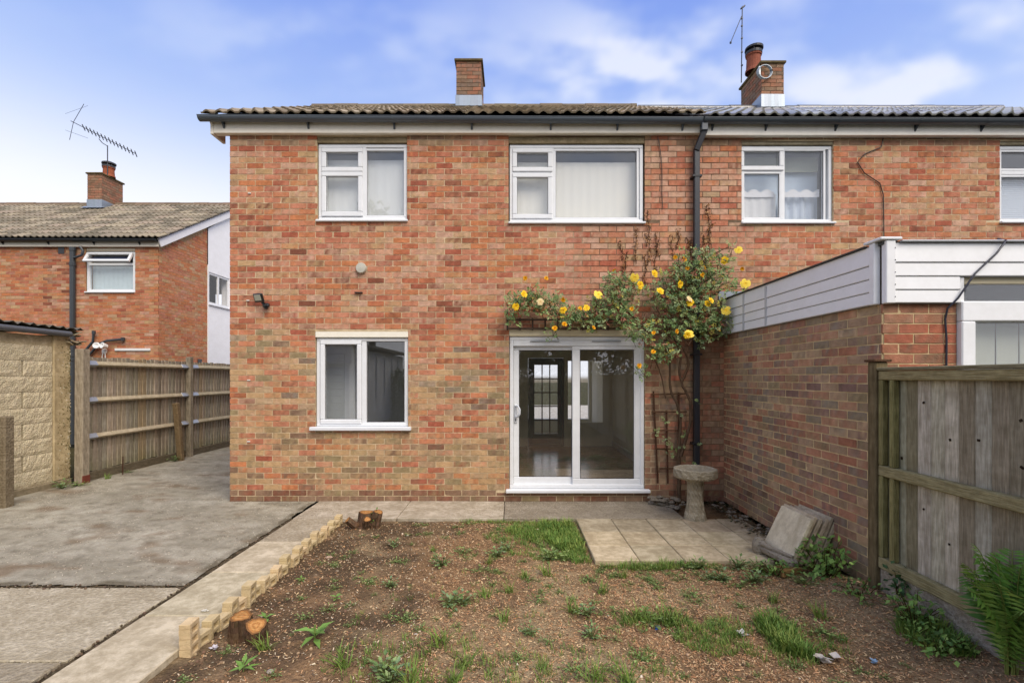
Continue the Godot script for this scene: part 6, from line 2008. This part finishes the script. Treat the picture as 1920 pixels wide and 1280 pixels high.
	var mm := MultiMesh.new()
	mm.transform_format = MultiMesh.TRANSFORM_3D
	mm.use_colors = true
	mm.mesh = gm.mesh()
	var patches := [[0.35, 1.15, 0.42, 0.3, 330, 0.065], [0.55, 1.45, 0.2, 0.3, 330, 0.085], [0.1, 1.3, 0.4, 0.26, 150, 0.05], [0.48, 1.0, 0.2, 0.14, 160, 0.09], [0.62, 1.85, 0.16, 0.2, 150, 0.06], [0.3, 1.75, 0.4, 0.25, 120, 0.05], [1.25, 3.28, 0.22, 0.17, 190, 0.05], [1.42, 3.15, 0.14, 0.12, 70, 0.05], [1.72, 3.26, 0.1, 0.2, 210, 0.1], [1.62, 3.45, 0.2, 0.12, 60, 0.055], [1.9, 3.3, 0.2, 0.22, 60, 0.055], [1.3, 2.12, 0.5, 0.06, 190, 0.055], [0.98, 3.05, 0.25, 0.1, 100, 0.06], [0.3, 2.9, 1.4, 0.8, 170, 0.04], [0.4, 3.6, 0.6, 0.25, 130, 0.05], [-0.6, 3.5, 0.5, 0.3, 110, 0.05], [2.5, 3.45, 0.12, 0.2, 150, 0.09], [-0.1, 0.85, 0.5, 0.05, 60, 0.05]]
	var tot := 0
	for p in patches:
		tot += int(p[4])
	mm.instance_count = tot
	var i := 0
	for p in patches:
		for k in int(p[4]):
			var a := rf(0, TAU)
			var r := sqrt(rng.randf())
			var x: float = p[0] + cos(a) * r * p[2]
			var z: float = p[1] + sin(a) * r * p[3]
			if x > 0.7 and z < 2.06:
				x = rf(0.1, 0.69)
			z = maxf(z, 0.79)
			var s: float = p[5] * rf(0.6, 1.25)
			mm.set_instance_transform(i, Transform3D(Basis(Vector3(0, 1, 0), rf(0, TAU)).scaled(Vector3(s, s, s)), Vector3(x, soil_y(x, z), z)))
			mm.set_instance_color(i, jit([S(116, 148, 68), S(98, 132, 58), S(146, 164, 82)][rng.randi() % 3], 0.2))
			i += 1
	var mi := MultiMeshInstance3D.new()
	mi.name = "grass"
	mi.multimesh = mm
	mi.material_override = M.grass
	kind(mi, "stuff")
	add_child(mi)

func broad_plant(called: String, label: String, at: Vector3, spread: Vector3, count: int, size: float, tones: Array) -> void:
	var t := thing(called, label, "plant", at)
	var mb := MB.new()
	var st := MB.new()
	for k in count:
		var q := rdir() * pow(rng.randf(), 0.5)
		var p := Vector3(q.x * spread.x, absf(q.y) * spread.y + 0.02, q.z * spread.z)
		var d := (Vector3(q.x, rf(-0.2, 0.5), q.z) + rdir() * 0.7).normalized()
		mb.leaf(p, d, (Vector3.UP + rdir() * 0.5).normalized(), size * rf(0.6, 1.2), size * rf(0.45, 0.75), jit(tones[rng.randi() % tones.size()], 0.18), 0.15, 0.15)
		if k % 5 == 0:
			st.tube([Vector3(q.x * spread.x * 0.3, 0.0, q.z * spread.z * 0.3), Vector3(p.x * 0.7, p.y * 0.7, p.z * 0.7), p], [0.004, 0.003, 0.002], 4, jit(S(96, 84, 52), 0.2), null, false)
	kind(build(mb, "foliage", M.leaf, t), "stuff")
	kind(build(st, "stems", M.bark, t), "stuff")

func fern() -> void:
	var f := thing("fern", "tall bright green fern arching beside the grey close-board fence", "fern", Vector3(2.57, 0.06, 3.83))
	var tones := [S(118, 156, 70), S(102, 142, 64), S(140, 174, 90), S(90, 126, 60)]
	for k in 26:
		var a := 2.4 * k + rf(-0.3, 0.3)
		var reach := rf(0.08, 0.33)
		var hgt := rf(0.5, 0.98)
		var d := Vector3(cos(a), 0, sin(a))
		if d.x > 0.2:
			reach *= 0.3
		var pts := []
		var n := 22
		for i in n + 1:
			var u := float(i) / n
			pts.append(Vector3(cos(k * 1.7) * 0.02, -0.03, sin(k * 1.7) * 0.02) + d * reach * pow(u, 1.6) + Vector3(0, hgt * (u - 0.28 * u * u * u), 0))
		var mb := MB.new()
		mb.tube(pts, [0.005, 0.004, 0.003, 0.002], 5, S(124, 134, 70), null, false)
		var tone: Color = jit(tones[k % 4], 0.1)
		var roll := rf(-0.7, 0.7)
		for i in range(4, n):
			var u := float(i) / n
			var dir: Vector3 = (pts[i + 1] - pts[i]).normalized()
			var side := Vector3(-d.z, 0, d.x).rotated(dir, roll)
			var up := side.cross(dir).normalized()
			var l := 0.105 * sin(PI * clampf((u - 0.12) / 0.95, 0, 1)) + 0.01
			for q in [-1.0, 1.0]:
				var pd: Vector3 = (side * q + dir * 0.45 - Vector3(0, 0.2, 0) + rdir() * 0.12).normalized()
				mb.leaf(pts[i], pd, up, l, l * 0.17 + 0.003, jit(tone, 0.2), 0.12, 0.14)
		build(mb, "frond", M.leaf, f)

func crown_mesh(sd: int, rx: float, ry: float, n: int, leafsize: float, tones: Array) -> ArrayMesh:
	rng.seed = sd
	var mb := MB.new()
	var lumps := []
	for k in 26:
		var q := rdir() * pow(rng.randf(), 0.4)
		lumps.append([Vector3(q.x * rx, q.y * ry, q.z * rx), rf(0.3, 0.6) * rx * 0.6])
	for k in n:
		var l = lumps[rng.randi() % lumps.size()]
		var p: Vector3 = l[0] + rdir() * float(l[1]) * pow(rng.randf(), 0.45)
		mb.leaf(p, rdir(), rdir(), leafsize * rf(0.6, 1.3), leafsize * rf(0.4, 0.8), jit(tones[rng.randi() % tones.size()], 0.2))
	return mb.mesh()

func behind_the_camera() -> void:
	# what the window panes mirror: trees at the garden's end, and a clad outbuilding
	var tones := [S(74, 92, 48), S(88, 108, 56), S(62, 80, 44)]
	var crowns := [crown_mesh(51, 2.3, 2.6, 5200, 0.26, tones), crown_mesh(52, 2.8, 2.2, 5200, 0.26, tones)]
	rng.seed = 99
	for s in [[-6.4, 15.5, 6.3, 1.0, 0, "tall bushy tree mirrored in the upper window"], [-1.5, 17.0, 3.6, 0.9, 1, "broad leafy tree at the end of the garden mirrored in the patio door"], [2.2, 16.0, 3.9, 0.95, 0, "dense tree mirrored in the middle of the patio door"], [5.6, 14.0, 4.4, 0.95, 1, "leafy tree beyond the panel fence mirrored in the fixed door pane"], [8.4, 11.0, 4.2, 0.8, 0, "tree beside the panel fence mirrored in the extension door"]]:
		var t := thing("garden_tree", s[5], "tree", Vector3(s[0], -0.05, s[1]))
		var tm := MB.new()
		tm.tube([Vector3(0, 0, 0), Vector3(0.05, s[2] * 0.5, 0), Vector3(0.0, s[2], 0.05)], [0.2, 0.15, 0.08], 10, S(84, 70, 56))
		for k in 6:
			var a := TAU * k / 6.0
			tm.tube([Vector3(0.03, s[2] * 0.6, 0), Vector3(cos(a) * 0.8, s[2] * 0.9, sin(a) * 0.8), Vector3(cos(a) * 1.6, s[2] * 1.1, sin(a) * 1.6)], [0.08, 0.05, 0.02], 6, S(84, 70, 56))
		build(tm, "trunk", M.bark, t)
		var c := put(crowns[s[4]], "crown", M.leaf, t, Transform3D(Basis(Vector3(0, 1, 0), rf(0, 6)).scaled(Vector3.ONE * float(s[3])), Vector3(0, s[2], 0)))
		kind(c, "stuff")
	var hedge := MB.new()
	for k in 9000:
		var p := Vector3(rf(-5.0, 7.0), 0, 13.0 + rf(-0.5, 0.5))
		p.y = rf(0.0, 2.3 + 0.4 * sin(p.x * 1.7))
		hedge.leaf(p, rdir(), rdir(), rf(0.1, 0.22), rf(0.07, 0.14), jit(tones[k % 3], 0.25))
	var ho := build(hedge, "hedge", M.leaf)
	tag(ho, "unclipped green hedge across the garden's end mirrored in the patio door", "hedge")
	var o := thing("clad_outbuilding", "grey weatherboarded outbuilding mirrored in the ground-floor window", "outbuilding", Vector3(-6.4, 0, 7.7))
	plain_box(o, "core", Vector3(-1.6, 0, 0.03), Vector3(1.62, 2.5, 7.0), S(226, 228, 230), M.paint)
	for k in 9:
		var m := MB.new()
		m.boxt(Transform3D(Basis(Vector3(1, 0, 0), 0.08), Vector3(-0.25, 0.14 + 0.22 * k, 0.0)), Vector3(2.6, 0.225, 0.03), S(228, 230, 232), 0.004)
		build(m, "board", M.paint, o)
	plain_box(o, "corner_post", Vector3(1.1, 0, -0.05), Vector3(1.66, 2.0, 0.02), S(206, 210, 214), M.paint, 0.01)
	plain_box(o, "fascia", Vector3(-1.7, 2.0, -0.12), Vector3(1.75, 2.56, 0.0), S(214, 218, 222), M.paint, 0.01)
	plain_box(o, "roof", Vector3(-1.8, 2.57, -0.2), Vector3(1.85, 2.66, 7.1), S(96, 98, 100), M.tile, 0.01)
	for k in 6:
		plain_box(o, "window_post", Vector3(1.621, 0.9, 0.6 + 1.1 * k), Vector3(1.66, 2.4, 0.72 + 1.1 * k), S(220, 222, 224), M.paint, 0.004)

func scraps() -> void:
	for s in [[1.83, 3.51, 0.07, S(206, 198, 190), "crumpled pale grey plastic bag lying on the bare soil", "litter"], [1.47, 3.23, 0.035, S(206, 204, 200), "small white scrap on the bright grass patch", "litter"], [0.96, 3.13, 0.022, S(50, 92, 178), "tiny blue plastic scrap on the bare soil", "litter"], [2.1, 3.52, 0.022, S(150, 178, 204), "pale blue scrap on the wood chip soil", "litter"], [-2.12, 2.98, 0.02, S(214, 212, 204), "white paper fleck on the concrete path", "litter"], [-1.82, 3.36, 0.028, S(200, 196, 204), "torn pale wrapper beside the near tree stump", "litter"]]:
		var mb := MB.new()
		for k in 7:
			var a := rf(0, TAU)
			var p := Vector3(cos(a), 0, sin(a)) * float(s[2]) * rf(0.0, 0.6) + Vector3(0, rf(0.0, 0.4) * float(s[2]), 0)
			mb.leaf(p, Vector3(rf(-1, 1), rf(0, 0.5), rf(-1, 1)).normalized(), Vector3.UP, s[2], s[2] * 0.9, s[3], rf(0.1, 0.4), rf(-0.2, 0.3))
		var o := build(mb, "plastic_scrap", M.petal)
		o.position = Vector3(s[0], (soil_y(s[0], s[1]) if s[0] > -2.0 else 0.004) + 0.006, s[1])
		tag(o, s[4], s[5])
	for s in [[-1.67, 1.91, 0.05, S(196, 170, 150), "smooth pinkish pebble lying on the dark soil"], [-1.35, 3.62, 0.04, S(178, 168, 156), "flat grey pebble near the front of the soil bed"], [-0.62, 3.2, 0.022, S(206, 196, 184), "small pale pebble in the middle of the soil bed"]]:
		var mb := MB.new()
		mb.lathe(Vector3.ZERO, [[0.0, 0.3], [0.3, 0.25], [0.5, 0.0], [0.3, -0.25], [0.0, -0.3]], 10, [s[3]], func(a, y): return 1.0 + 0.15 * sin(a * 2.0))
		var o := build(mb, "pebble", M.rock)
		o.transform = Transform3D(Basis(Vector3(0, 1, 0), rf(0, 3)).scaled(Vector3(1.3, 0.8, 0.9) * float(s[2])), Vector3(s[0], soil_y(s[0], s[1]) + float(s[2]) * 0.15, s[1]))
		tag(o, s[4], "pebble")

func _ready() -> void:
	rng.seed = 7
	setup()
	make_materials()
	palettes()
	make_ground()
	brick_house()
	attached_house()
	neighbour_house()
	garage()
	left_fence()
	right_fence()
	behind_the_camera()
	rng.seed = 1234
	bird_bath()
	slab_stack()
	edging_bricks()
	stump(Vector3(-1.68, -0.03, 3.22), [[Vector3(-0.05, -0.02, 0.0), Vector3(-0.045, 0.13, 0.02), 0.062], [Vector3(0.05, -0.02, 0.02), Vector3(0.075, 0.095, 0.07), 0.058]], "two-stemmed tree stump with fresh orange cuts beside the yellow bricks", 5)
	stump(Vector3(-1.62, -0.03, 0.98), [[Vector3(0, -0.02, 0), Vector3(0.01, 0.16, 0.0), 0.075], [Vector3(0.1, 0.0, 0), Vector3(0.15, 0.17, 0.02), 0.05], [Vector3(-0.08, 0.0, 0.03), Vector3(-0.17, 0.1, 0.08), 0.035], [Vector3(0.04, 0.0, 0.06), Vector3(0.06, 0.12, 0.13), 0.035]], "gnarled rooty tree stump at the edge of the concrete by the house", 20)
	climbing_rose()
	dead_creeper()
	floodlight()
	aerials()
	stones()
	weeds()
	var gt := [S(96, 130, 64), S(116, 150, 74), S(82, 112, 58), S(136, 166, 88)]
	broad_plant("bramble", "leafy bramble growing between the leaning slabs and the fence post", Vector3(2.53, 0.0, 2.42), Vector3(0.2, 0.36, 0.22), 230, 0.06, gt)
	broad_plant("weed_clump", "low leafy weeds in front of the leaning slabs", Vector3(2.2, -0.02, 2.3), Vector3(0.22, 0.1, 0.12), 130, 0.038, gt)
	broad_plant("weed_clump", "small-leaved weeds under the fence beside the bramble", Vector3(2.5, 0.04, 2.85), Vector3(0.16, 0.12, 0.2), 120, 0.036, gt)
	broad_plant("ivy", "dark ivy sprig climbing the concrete gravel board", Vector3(2.6, 0.16, 3.06), Vector3(0.05, 0.2, 0.09), 44, 0.05, [S(52, 80, 46), S(64, 92, 52)])
	broad_plant("nettle_clump", "nettle-like clump against the gravel board left of the fern", Vector3(2.52, 0.08, 3.3), Vector3(0.13, 0.2, 0.18), 150, 0.045, gt)
	broad_plant("weed_clump", "trailing weeds at the foot of the fern", Vector3(2.42, 0.06, 3.58), Vector3(0.16, 0.12, 0.14), 110, 0.042, gt)
	broad_plant("stump_shoots", "fresh green shoots on the gnarled stump by the house", Vector3(-1.5, 0.02, 1.02), Vector3(0.05, 0.15, 0.05), 34, 0.032, [S(92, 130, 52), S(74, 108, 48)])
	fern()
	scraps()
